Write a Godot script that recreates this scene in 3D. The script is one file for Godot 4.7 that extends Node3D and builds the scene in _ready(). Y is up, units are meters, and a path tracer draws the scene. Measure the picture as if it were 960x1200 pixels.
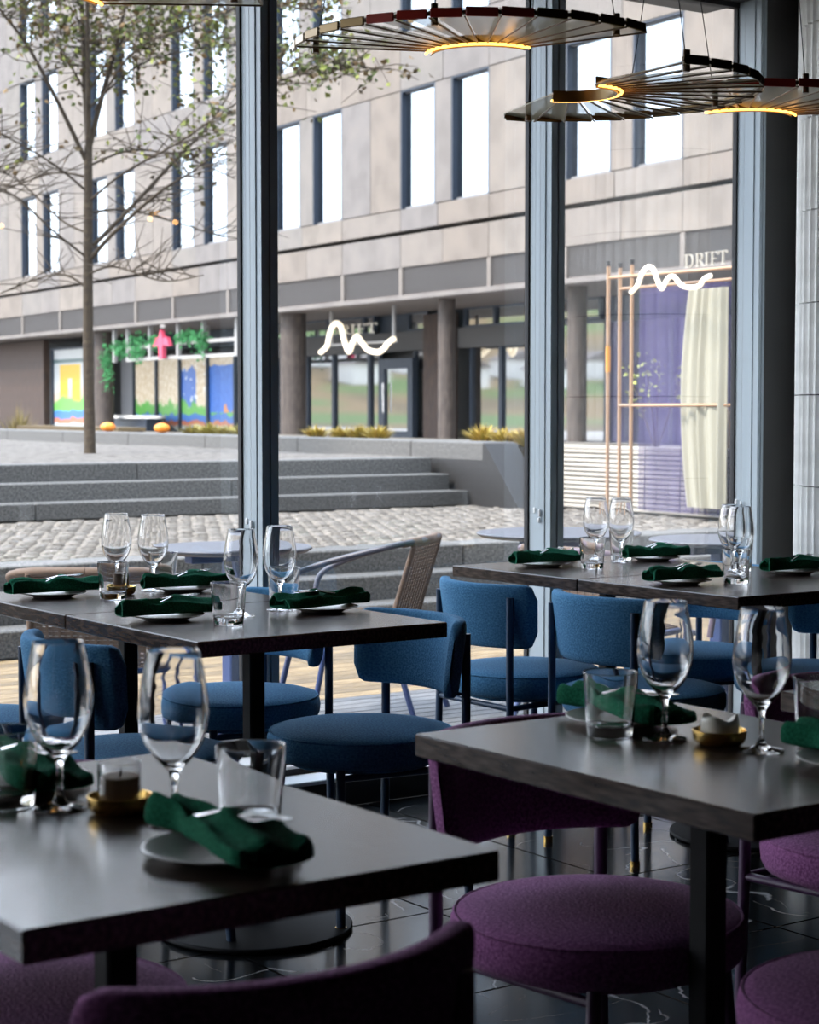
extends Node3D
# Restaurant interior by a tall window front; terrace, steps, tree and office building outside.
# World: X runs along the window wall, -Z points outside, y is up, metres.

var M := {}
var used := {}
const SITE_TURN := 1.4870204   # 85.2 degrees: the building line outside, local x = along the facade, local z = depth

# ------------------------------------------------------------------ mesh helper
class MB:
	var V := PackedVector3Array()
	var N := PackedVector3Array()
	var U := PackedVector2Array()
	var C := PackedColorArray()
	var I := PackedInt32Array()
	var col := Color(1, 1, 1)
	var use_col := false
	func face(p: Array, uv: Array = []) -> void:
		var n := Vector3.ZERO
		for i in range(1, p.size() - 1):
			n += (p[i] - p[0]).cross(p[i + 1] - p[0])
		n = n.normalized()
		var b := V.size()
		for i in p.size():
			V.append(p[i]); N.append(n); C.append(col)
			U.append(uv[i] if uv.size() else Vector2.ZERO)
		for i in range(1, p.size() - 1):
			I.append(b); I.append(b + i + 1); I.append(b + i)
	func grid(P: Array, close_r := false, close_c := false) -> void:
		var R := P.size()
		var K: int = P[0].size()
		var b := V.size()
		for r in R:
			for c in K:
				V.append(P[r][c]); N.append(Vector3.ZERO); C.append(col)
				U.append(Vector2(float(c) / maxi(1, K - 1), float(r) / maxi(1, R - 1)))
		for r in (R if close_r else R - 1):
			for c in (K if close_c else K - 1):
				var i0 := b + r * K + c
				var i1 := b + ((r + 1) % R) * K + c
				var i2 := b + ((r + 1) % R) * K + (c + 1) % K
				var i3 := b + r * K + (c + 1) % K
				tri(i0, i1, i2)
				tri(i0, i2, i3)
		for i in range(b, V.size()):
			N[i] = N[i].normalized() if N[i].length() > 1e-12 else Vector3.UP
	func tri(a: int, b: int, c: int) -> void:
		var n := (V[b] - V[a]).cross(V[c] - V[a])
		if n.length() < 1e-14: return
		N[a] += n; N[b] += n; N[c] += n
		I.append(a); I.append(c); I.append(b)
	func lathe(prof: Array, segs := 32, at := Vector3.ZERO) -> void:
		var rows := []
		for q in prof:
			var row := PackedVector3Array()
			for k in segs:
				var t := TAU * k / segs
				row.append(at + Vector3(q[0] * cos(t), q[1], q[0] * sin(t)))
			rows.append(row)
		grid(rows, false, true)
	func tube(path: Array, rad, sides := 8, caps := true) -> void:
		var rows := []
		var n := Vector3.ZERO
		for i in path.size():
			var t: Vector3
			if i == 0: t = path[1] - path[0]
			elif i == path.size() - 1: t = path[i] - path[i - 1]
			else: t = (path[i + 1] - path[i]).normalized() + (path[i] - path[i - 1]).normalized()
			t = t.normalized()
			if n == Vector3.ZERO:
				n = t.cross(Vector3.UP if absf(t.y) < 0.9 else Vector3.RIGHT).normalized()
			n = (n - t * n.dot(t)).normalized()
			var bb := n.cross(t)
			var row := PackedVector3Array()
			var r: float = rad[i] if rad is Array else rad
			for k in sides:
				var a := TAU * k / sides
				row.append(path[i] + (n * cos(a) + bb * sin(a)) * r)
			rows.append(row)
		grid(rows, false, true)
		if caps:
			var e0 := []; var e1 := []
			for k in sides:
				e0.append(rows[0][k]); e1.append(rows[-1][sides - 1 - k])
			face(e0); face(e1)
	func box(c: Vector3, s: Vector3, ch := 0.0, bas := Basis()) -> void:
		var h := s / 2.0
		if ch <= 0.0:
			for ax in 3:
				for sg in [-1.0, 1.0]:
					var p := []
					for q in [[-1, -1], [1, -1], [1, 1], [-1, 1]]:
						var v := Vector3.ZERO
						v[ax] = sg * h[ax]
						v[(ax + 1) % 3] = q[0] * h[(ax + 1) % 3] * sg
						v[(ax + 2) % 3] = q[1] * h[(ax + 2) % 3]
						p.append(c + bas * v)
					face(p)
			return
		var f := func(ax, sg, q0, q1):
			var v := Vector3.ZERO
			v[ax] = sg * h[ax]
			v[(ax + 1) % 3] = q0 * (h[(ax + 1) % 3] - ch)
			v[(ax + 2) % 3] = q1 * (h[(ax + 2) % 3] - ch)
			return c + bas * v
		for ax in 3:
			for sg in [-1.0, 1.0]:
				var p := []
				for q in [[-1, -1], [1, -1], [1, 1], [-1, 1]]:
					p.append(f.call(ax, sg, q[0] * sg, q[1]))
				face(p)
			# edges between ax and next axis
			var a2 := (ax + 1) % 3
			for s1 in [-1.0, 1.0]:
				for s2 in [-1.0, 1.0]:
					# face ax=s1 edge at a2=s2 ; face a2=s2 edge at ax=s1 ; along third axis
					var p := [f.call(ax, s1, s2, -1.0), f.call(ax, s1, s2, 1.0), f.call(a2, s2, 1.0, s1), f.call(a2, s2, -1.0, s1)]
					if s1 * s2 > 0: p.reverse()
					face(p)
		for sx in [-1.0, 1.0]:
			for sy in [-1.0, 1.0]:
				for sz in [-1.0, 1.0]:
					var p := [f.call(0, sx, sy, sz), f.call(1, sy, sz, sx), f.call(2, sz, sx, sy)]
					if sx * sy * sz < 0: p.reverse()
					face(p)
	func prism(poly: Array, z0: float, z1: float) -> void:   # poly (x, y) counter-clockwise seen from +z
		var a := []; var b := []
		for q in poly:
			a.append(Vector3(q[0], q[1], z1)); b.append(Vector3(q[0], q[1], z0))
		face(a)
		var br := b.duplicate(); br.reverse()
		face(br)
		for i in poly.size():
			var j := (i + 1) % poly.size()
			face([b[i], b[j], a[j], a[i]])
	func mesh() -> ArrayMesh:
		var arr := []
		arr.resize(Mesh.ARRAY_MAX)
		arr[Mesh.ARRAY_VERTEX] = V; arr[Mesh.ARRAY_NORMAL] = N; arr[Mesh.ARRAY_TEX_UV] = U; arr[Mesh.ARRAY_INDEX] = I
		if use_col: arr[Mesh.ARRAY_COLOR] = C
		var m := ArrayMesh.new()
		m.add_surface_from_arrays(Mesh.PRIMITIVE_TRIANGLES, arr)
		return m

# ------------------------------------------------------------------ node helpers
func uname(n: String) -> String:
	if not used.has(n):
		used[n] = 0
		return n
	used[n] += 1
	return "%s_%03d" % [n, used[n]]
func tag(o: Node, label: String, category: String, group := "", kind := "") -> void:
	if label: o.set_meta("label", label)
	if category: o.set_meta("category", category)
	if group: o.set_meta("group", group)
	if kind: o.set_meta("kind", kind)
func thing(n: String, label: String, category: String, at := Vector3.ZERO, turn := 0.0, group := "") -> Node3D:
	var o := Node3D.new()
	o.name = uname(n)
	add_child(o, true)
	o.position = at; o.rotation.y = turn
	tag(o, label, category, group)
	return o
func struct(n: String, label: String, at := Vector3.ZERO, turn := 0.0) -> Node3D:
	var o := Node3D.new()
	o.name = uname(n)
	add_child(o, true)
	o.position = at; o.rotation.y = turn
	tag(o, label, "", "", "structure")
	return o
func part(n: String, mesh: Mesh, mat: Material, parent: Node, at := Vector3.ZERO, turn := 0.0) -> MeshInstance3D:
	var o := MeshInstance3D.new()
	o.name = n
	o.mesh = mesh
	o.material_override = mat
	parent.add_child(o, true)
	o.position = at; o.rotation.y = turn
	return o
func single(n: String, mesh: Mesh, mat: Material, label: String, category: String, at := Vector3.ZERO, turn := 0.0, group := "") -> MeshInstance3D:
	var o := part(uname(n), mesh, mat, self, at, turn)
	tag(o, label, category, group)
	return o
func copy(src: Node3D, label: String, at: Vector3, turn: float) -> Node3D:
	var o: Node3D = src.duplicate()
	o.name = uname(String(src.name).split("_0")[0])
	add_child(o, true)
	o.position = at; o.rotation.y = turn
	o.set_meta("label", label)
	return o
func boxm(s: Vector3, ch := 0.0) -> ArrayMesh:
	var b := MB.new(); b.box(Vector3.ZERO, s, ch); return b.mesh()
func site(s: float, y: float, d: float) -> Vector3:
	return Vector3(s, y, d).rotated(Vector3.UP, SITE_TURN)

# ------------------------------------------------------------------ materials
func lin(r: float, g: float, b: float) -> Color:
	return Color(r, g, b).linear_to_srgb()
func mat(n: String, c: Color, rough := 0.7, metal := 0.0, spec := 0.5) -> StandardMaterial3D:
	var m := StandardMaterial3D.new()
	m.resource_name = n
	m.albedo_color = c
	m.roughness = rough; m.metallic = metal; m.metallic_specular = spec
	M[n] = m
	return m
func noise_tex(sz: int, freq: float, cols: Array, offs: Array, sd: int, oct := 4, type := FastNoiseLite.TYPE_SIMPLEX_SMOOTH, stretch := Vector2.ONE) -> ImageTexture:
	# a seamless noise picture through a colour ramp (colours in linear values), stretched along one axis when asked
	var nz := FastNoiseLite.new()
	nz.seed = sd; nz.noise_type = type; nz.frequency = freq; nz.fractal_octaves = oct
	var im := nz.get_seamless_image(sz, sz)
	var g := Gradient.new()
	g.offsets = PackedFloat32Array(offs)
	var cc := PackedColorArray()
	for c in cols: cc.append(lin(c[0], c[1], c[2]))
	g.colors = cc
	var out := PackedByteArray()
	out.resize(sz * sz * 3)
	var data := im.get_data()
	var lut := []
	for i in 256: lut.append(g.sample(i / 255.0))
	for i in sz * sz:
		var c: Color = lut[data[i]]
		out[i * 3] = c.r8; out[i * 3 + 1] = c.g8; out[i * 3 + 2] = c.b8
	return ImageTexture.create_from_image(Image.create_from_data(sz, sz, false, Image.FORMAT_RGB8, out))
func grey_tex(sz: int, freq: float, sd: int, oct := 3, type := FastNoiseLite.TYPE_SIMPLEX_SMOOTH) -> ImageTexture:
	var nz := FastNoiseLite.new()
	nz.seed = sd; nz.noise_type = type; nz.frequency = freq; nz.fractal_octaves = oct
	return ImageTexture.create_from_image(nz.get_seamless_image(sz, sz))
func tri(m: StandardMaterial3D, scale: Vector3, world := false) -> void:
	m.uv1_triplanar = true
	m.uv1_world_triplanar = world
	m.uv1_scale = scale
func relief(m: StandardMaterial3D, t: Texture2D, cm: float) -> void:
	m.heightmap_enabled = true; m.heightmap_texture = t; m.heightmap_scale = cm

func make_materials() -> void:
	var m: StandardMaterial3D
	var fine := grey_tex(256, 0.12, 5, 3)
	var rough_t := grey_tex(256, 0.03, 6, 4)
	# chair fabrics
	for f in [["blue_wool", [0.034, 0.122, 0.235], [0.095, 0.255, 0.42], 11], ["purple_wool", [0.125, 0.036, 0.11], [0.31, 0.125, 0.275], 12]]:
		m = mat(f[0], Color.WHITE, 0.95, 0.0, 0.2)
		m.albedo_texture = noise_tex(256, 0.11, [f[1], f[2]], [0.25, 0.75], f[3], 3)
		tri(m, Vector3.ONE * 5.0)
		relief(m, fine, 0.12)
		m.rim_enabled = true; m.rim = 0.12; m.rim_tint = 0.9
	mat("navy_tube", lin(0.012, 0.04, 0.09), 0.45)
	mat("plum_tube", lin(0.05, 0.014, 0.055), 0.45)
	mat("brass", lin(0.72, 0.46, 0.14), 0.25, 1.0)
	# tables
	m = mat("dark_oak", Color.WHITE, 0.23, 0.0, 0.42)
	m.albedo_texture = noise_tex(512, 0.02, [[0.022, 0.014, 0.011], [0.046, 0.03, 0.023], [0.085, 0.057, 0.044]], [0.2, 0.5, 0.85], 21, 5)
	tri(m, Vector3(9.0, 9.0, 1.4))
	relief(m, rough_t, 0.003)
	mat("black_steel", lin(0.008, 0.008, 0.009), 0.6, 0.0, 0.3)
	# glass
	m = mat("clear_glass", Color(1, 1, 1, 0.0), 0.0)
	m.transparency = BaseMaterial3D.TRANSPARENCY_ALPHA
	m.refraction_enabled = true; m.refraction_scale = 0.05
	m = mat("window_glass", Color(0.9, 0.95, 0.95, 0.02), 0.0)
	m.transparency = BaseMaterial3D.TRANSPARENCY_ALPHA
	# tableware
	m = mat("plate", lin(0.55, 0.53, 0.5), 0.25)
	m = mat("green_linen", Color.WHITE, 0.95, 0.0, 0.2)
	m.albedo_texture = noise_tex(256, 0.09, [[0.008, 0.085, 0.045], [0.02, 0.165, 0.088]], [0.3, 0.7], 31, 3)
	tri(m, Vector3.ONE * 7.0)
	relief(m, fine, 0.03)
	mat("steel", lin(0.65, 0.65, 0.66), 0.15, 1.0)
	mat("wax_white", lin(0.72, 0.68, 0.58), 0.5)
	mat("wax_tan", lin(0.3, 0.2, 0.11), 0.6)
	mat("amber_wax", lin(0.4, 0.2, 0.04), 0.5)
	mat("wick", lin(0.02, 0.015, 0.01), 0.9)
	# interior shell
	m = mat("marble", Color.WHITE, 0.16, 0.0, 0.5)
	m.albedo_texture = marble_tex()
	m.uv1_scale = Vector3(1, 1, 1)
	mat("grout", lin(0.004, 0.004, 0.004), 0.9)
	mat("mullion_paint", lin(0.33, 0.39, 0.43), 0.45)
	mat("gasket", lin(0.01, 0.01, 0.012), 0.7)
	mat("sill_white", lin(0.62, 0.64, 0.65), 0.4)
	mat("skirting", lin(0.018, 0.018, 0.018), 0.4)
	mat("dark_wall", lin(0.06, 0.06, 0.06), 0.6)
	mat("room_wall", lin(0.05, 0.047, 0.045), 0.8)
	mat("ceiling_paint", lin(0.05, 0.05, 0.05), 0.9)
	m = mat("fluted_ceramic", Color.WHITE, 0.35, 0.0, 0.5)
	m.albedo_texture = noise_tex(256, 0.02, [[0.76, 0.745, 0.7], [0.88, 0.865, 0.82]], [0.3, 0.7], 41, 4)
	tri(m, Vector3.ONE * 1.5)
	mat("chain_steel", lin(0.5, 0.52, 0.54), 0.35, 0.8)
	# pendant
	m = mat("lamp_glass", Color(0.86, 0.83, 0.68, 0.42), 0.3, 0.0, 0.5)
	m.backlight_enabled = true; m.backlight = lin(0.9, 0.86, 0.7)
	m.transparency = BaseMaterial3D.TRANSPARENCY_ALPHA
	mat("lamp_edge", lin(0.12, 0.07, 0.03), 0.4, 0.2)
	mat("lamp_red", lin(0.45, 0.03, 0.018), 0.35)
	mat("lamp_bronze", lin(0.16, 0.11, 0.05), 0.35, 0.8)
	m = mat("led_strip", lin(1.0, 0.5, 0.1), 0.5)
	m.emission_enabled = true; m.emission = lin(1.0, 0.47, 0.08); m.emission_energy_multiplier = 2.0
	mat("wire", lin(0.03, 0.03, 0.03), 0.5, 0.5)
	# outside
	for k in 3:
		m = mat("granite_%d" % k, Color.WHITE, 0.8)
		var t: float = [0.85, 1.0, 1.15][k]
		m.albedo_texture = noise_tex(256, 0.16, [[0.045 * t, 0.045 * t, 0.043 * t], [0.11 * t, 0.107 * t, 0.102 * t], [0.22 * t, 0.214 * t, 0.2 * t]], [0.15, 0.5, 0.9], 50 + k, 4)
		tri(m, Vector3.ONE * 1.2)
		relief(m, rough_t, 0.2)
	m = mat("tread_stone", Color.WHITE, 0.8)
	m.albedo_texture = noise_tex(256, 0.09, [[0.15, 0.145, 0.135], [0.22, 0.215, 0.2]], [0.2, 0.8], 55, 4)
	tri(m, Vector3.ONE * 1.3)
	m = mat("cobble", Color.WHITE, 0.9)
	m.albedo_texture = noise_tex(256, 0.05, [[0.085, 0.074, 0.062], [0.215, 0.195, 0.168]], [0.25, 0.75], 56, 4)
	m.vertex_color_use_as_albedo = true
	tri(m, Vector3.ONE * 2.0)
	m = mat("joint_sand", Color.WHITE, 1.0)
	m.albedo_texture = noise_tex(256, 0.04, [[0.07, 0.06, 0.048], [0.15, 0.135, 0.115]], [0.2, 0.8], 57, 4)
	tri(m, Vector3.ONE * 0.6, true)
	m = mat("gravel", Color.WHITE, 1.0)
	m.albedo_texture = noise_tex(512, 0.05, [[0.055, 0.046, 0.039], [0.13, 0.115, 0.1], [0.2, 0.18, 0.16]], [0.15, 0.5, 0.9], 58, 4)
	tri(m, Vector3.ONE * 0.3, true)
	relief(m, rough_t, 1.5)
	for k in 4:
		m = mat("deck_wood_%d" % k, Color.WHITE, 0.75)
		var t: float = [0.8, 0.95, 1.05, 1.2][k]
		m.albedo_texture = noise_tex(256, 0.03, [[0.1 * t, 0.066 * t, 0.03 * t], [0.2 * t, 0.138 * t, 0.066 * t], [0.27 * t, 0.195 * t, 0.1 * t]], [0.2, 0.5, 0.85], 60 + k, 4)
		tri(m, Vector3(0.6, 6.0, 6.0))
	for k in 3:
		m = mat("deck_grey_%d" % k, Color.WHITE, 0.55)
		var t: float = [0.85, 1.0, 1.12][k]
		m.albedo_texture = noise_tex(256, 0.03, [[0.085 * t, 0.086 * t, 0.09 * t], [0.165 * t, 0.166 * t, 0.17 * t]], [0.2, 0.8], 70 + k, 4)
		tri(m, Vector3(0.6, 6.0, 6.0))
	# facade stone: several panel tones
	for k in 6:
		m = mat("facade_%d" % k, Color.WHITE, 0.75)
		var c: Array = [[0.172, 0.152, 0.136], [0.156, 0.144, 0.134], [0.180, 0.158, 0.138], [0.160, 0.146, 0.138], [0.168, 0.144, 0.124], [0.152, 0.140, 0.136]][k]
		m.albedo_texture = noise_tex(256, 0.012, [[c[0] * 0.86, c[1] * 0.85, c[2] * 0.84], c, [c[0] * 1.1, c[1] * 1.09, c[2] * 1.07]], [0.2, 0.5, 0.85], 80 + k, 5)
		tri(m, Vector3.ONE * 0.35)
	mat("facade_joint", lin(0.15, 0.135, 0.12), 0.9)
	mat("fascia_grey", lin(0.055, 0.052, 0.05), 0.8)
	mat("louvre", lin(0.13, 0.12, 0.115), 0.6)
	mat("soffit", lin(0.085, 0.066, 0.054), 0.8)
	mat("frame_navy", lin(0.012, 0.02, 0.035), 0.5)
	mat("frame_grey", lin(0.15, 0.15, 0.155), 0.5)
	mat("mirror_glass", lin(0.31, 0.355, 0.395), 0.03, 1.0)
	mat("shop_glass", lin(0.5, 0.51, 0.52), 0.03, 1.0)
	mat("reflection_tint_glass", lin(0.085, 0.08, 0.16), 0.12, 0.7)  # dark shop panes, with the violet of a window reflection put into their colour
	m = mat("rust_brown", Color.WHITE, 0.7)
	m.albedo_texture = noise_tex(256, 0.02, [[0.02, 0.009, 0.005], [0.05, 0.025, 0.014]], [0.2, 0.8], 91, 5)
	tri(m, Vector3(2.0, 0.5, 2.0))
	m = mat("column_brown", Color.WHITE, 0.7)
	m.albedo_texture = noise_tex(256, 0.02, [[0.032, 0.022, 0.017], [0.07, 0.052, 0.041]], [0.2, 0.8], 92, 5)
	tri(m, Vector3(2.0, 0.5, 2.0))
	mat("white_slat", lin(0.34, 0.31, 0.265), 0.7)
	mat("dark_board", lin(0.06, 0.047, 0.036), 0.9)
	m = mat("granite_dark", Color.WHITE, 0.6)
	m.albedo_texture = noise_tex(256, 0.12, [[0.01, 0.009, 0.009], [0.026, 0.024, 0.023]], [0.2, 0.8], 93, 4)
	tri(m, Vector3.ONE * 1.2)
	mat("copper", lin(0.36, 0.22, 0.13), 0.4, 0.6)
	mat("copper_wrap", lin(0.6, 0.25, 0.03), 0.4, 0.5)
	m = mat("cream_cloth", lin(0.32, 0.305, 0.245), 0.95, 0.0, 0.2)
	m.backlight_enabled = true; m.backlight = lin(0.3, 0.29, 0.24)
	m = mat("reflection_violet", Color(0.34, 0.31, 0.48, 0.48), 0.9, 0.0, 0.1)  # violet stripes of a window reflection, painted as a see-through sheet
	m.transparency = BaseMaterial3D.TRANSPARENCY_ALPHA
	m = mat("neon", lin(1, 0.88, 0.68), 0.5)
	m.emission_enabled = true; m.emission = lin(1.0, 0.86, 0.62); m.emission_energy_multiplier = 0.62
	mat("sign_metal", lin(0.3, 0.27, 0.22), 0.4, 0.3)
	mat("grey_bar", lin(0.25, 0.24, 0.23), 0.5)
	m = mat("bark", Color.WHITE, 0.95)
	m.albedo_texture = noise_tex(256, 0.04, [[0.025, 0.017, 0.011], [0.075, 0.055, 0.033]], [0.2, 0.8], 95, 5)
	tri(m, Vector3(6, 1.5, 6))
	m = mat("leaf", Color.WHITE, 0.7)
	m.vertex_color_use_as_albedo = true
	m.backlight_enabled = true; m.backlight = Color(0.35, 0.35, 0.25)
	m = mat("grass", Color.WHITE, 0.8)
	m.vertex_color_use_as_albedo = true
	mat("orange", lin(0.8, 0.24, 0.02), 0.5)
	mat("pink", lin(0.5, 0.05, 0.1), 0.6)
	mat("garland", lin(0.03, 0.17, 0.05), 0.9)
	mat("navy_paint", lin(0.012, 0.03, 0.11), 0.4)
	mat("table_slate", lin(0.05, 0.053, 0.07), 0.4)
	mat("rattan", lin(0.1, 0.062, 0.04), 0.7)
	mat("mauve_tube", lin(0.075, 0.05, 0.075), 0.5)
	mat("blue_grey_tube", lin(0.035, 0.036, 0.055), 0.45)
	m = mat("hill", Color.WHITE, 1.0)
	m.vertex_color_use_as_albedo = true
	mat("house_white", lin(0.6, 0.58, 0.55), 0.8)
	mat("house_roof", lin(0.12, 0.1, 0.095), 0.8)
	mat("outer_render", lin(0.3, 0.285, 0.27), 0.8)
	m = mat("kerb_stone", Color.WHITE, 0.8)
	m.albedo_texture = noise_tex(256, 0.09, [[0.085, 0.082, 0.078], [0.145, 0.14, 0.134]], [0.2, 0.8], 59, 4)
	tri(m, Vector3.ONE * 1.3)
	for n in ["facade_0", "facade_1", "facade_2", "facade_3", "facade_4", "facade_5"]: M[n].albedo_color = Color(0.91, 0.895, 0.88)
	for n in ["granite_0", "granite_1", "granite_2", "cobble", "gravel", "kerb_stone", "deck_wood_0", "deck_wood_1", "deck_wood_2", "deck_wood_3", "deck_grey_0", "deck_grey_1", "deck_grey_2"]: M[n].albedo_color = Color(0.9, 0.9, 0.9)
	mat("earth", lin(0.1, 0.08, 0.055), 1.0)
	mat("pavement", lin(0.3, 0.29, 0.28), 0.9)

func marble_tex() -> ImageTexture:
	# black marble with thin broken white veins
	var sz := 1024
	var a := FastNoiseLite.new(); a.seed = 3; a.noise_type = FastNoiseLite.TYPE_SIMPLEX_SMOOTH; a.frequency = 0.0016; a.fractal_octaves = 3
	a.domain_warp_enabled = true; a.domain_warp_amplitude = 26.0; a.domain_warp_frequency = 0.006
	var b := FastNoiseLite.new(); b.seed = 9; b.noise_type = FastNoiseLite.TYPE_SIMPLEX_SMOOTH; b.frequency = 0.0032; b.fractal_octaves = 2
	b.domain_warp_enabled = true; b.domain_warp_amplitude = 18.0; b.domain_warp_frequency = 0.01
	var k := FastNoiseLite.new(); k.seed = 17; k.noise_type = FastNoiseLite.TYPE_SIMPLEX_SMOOTH; k.frequency = 0.005; k.fractal_octaves = 2
	var out := PackedByteArray()
	out.resize(sz * sz * 3)
	for y in sz:
		for x in sz:
			var mk := k.get_noise_2d(x, y)
			var v := 0.0
			if mk > -0.2:
				var d := absf(a.get_noise_2d(x, y))
				v = clampf(1.0 - d / 0.013, 0.0, 1.0) * clampf((mk + 0.2) * 6.0, 0.0, 1.0)
			if mk < 0.15:
				var d2 := absf(b.get_noise_2d(x * 0.7, y * 1.3))
				v = maxf(v, 0.6 * clampf(1.0 - d2 / 0.011, 0.0, 1.0) * clampf((0.15 - mk) * 5.0, 0.0, 1.0))
			var c := lin(0.006 + 0.006 * mk + 0.55 * v, 0.0075 + 0.006 * mk + 0.55 * v, 0.0085 + 0.006 * mk + 0.55 * v)
			var i := (y * sz + x) * 3
			out[i] = c.r8; out[i + 1] = c.g8; out[i + 2] = c.b8
	return ImageTexture.create_from_image(Image.create_from_data(sz, sz, false, Image.FORMAT_RGB8, out))

# ------------------------------------------------------------------ main
func _ready() -> void:
	set_view()
	make_materials()
	build_room()
	build_ground()
	build_building()
	build_terrace_things()
	build_tree()
	build_hillside()
	build_tables()
	build_chairs()
	build_outdoor_furniture()
	build_tableware()
	build_lamps()

func set_view() -> void:
	var cam := Camera3D.new()
	cam.name = "camera"
	add_child(cam)
	cam.position = Vector3(0, 1.265, 0)
	cam.rotation = Vector3(deg_to_rad(-3.056), deg_to_rad(-35.2), 0)
	var at := CameraAttributesPhysical.new()
	at.frustum_focal_length = 44.8
	at.exposure_aperture = 5.2
	at.frustum_focus_distance = 4.9
	at.frustum_near = 0.05
	at.frustum_far = 1200.0
	cam.attributes = at
	cam.fov = rad_to_deg(2.0 * atan(600.0 / 2240.0))
	cam.near = 0.05; cam.far = 1200.0
	cam.current = true
	var we := WorldEnvironment.new()
	we.name = "environment"
	var e := Environment.new()
	e.background_mode = Environment.BG_SKY
	var sk := Sky.new()
	var ps := ProceduralSkyMaterial.new()
	ps.sky_top_color = lin(0.52, 0.63, 0.8)
	ps.sky_horizon_color = lin(0.94, 0.97, 1.0)
	ps.sky_curve = 0.25
	ps.ground_horizon_color = lin(0.3, 0.29, 0.27)
	ps.ground_bottom_color = lin(0.12, 0.11, 0.1)
	ps.sky_energy_multiplier = 1.6
	sk.sky_material = ps
	e.sky = sk
	e.tonemap_mode = Environment.TONE_MAPPER_LINEAR
	e.tonemap_exposure = 2.5
	e.sdfgi_enabled = true; e.ssao_enabled = true; e.ssil_enabled = true
	we.environment = e
	add_child(we)
	var sun := DirectionalLight3D.new()
	sun.name = "hazy_sun"
	sun.light_color = Color(1.0, 0.97, 0.93)
	sun.light_energy = 1.15
	sun.light_angular_distance = 18.0
	sun.shadow_enabled = true
	sun.sky_mode = DirectionalLight3D.SKY_MODE_LIGHT_ONLY
	add_child(sun)
	sun.look_at_from_position(Vector3.ZERO, Vector3(0.6, -0.8, 0.12))

# ------------------------------------------------------------------ the room
const GLASS_Z := -5.19
const FRONT_Z := -5.08
const ROOM_L := -6.2
const ROOM_R := 8.2
const ROOM_B := 4.2
const CEIL := 2.96
const HEAD := 2.78

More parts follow.
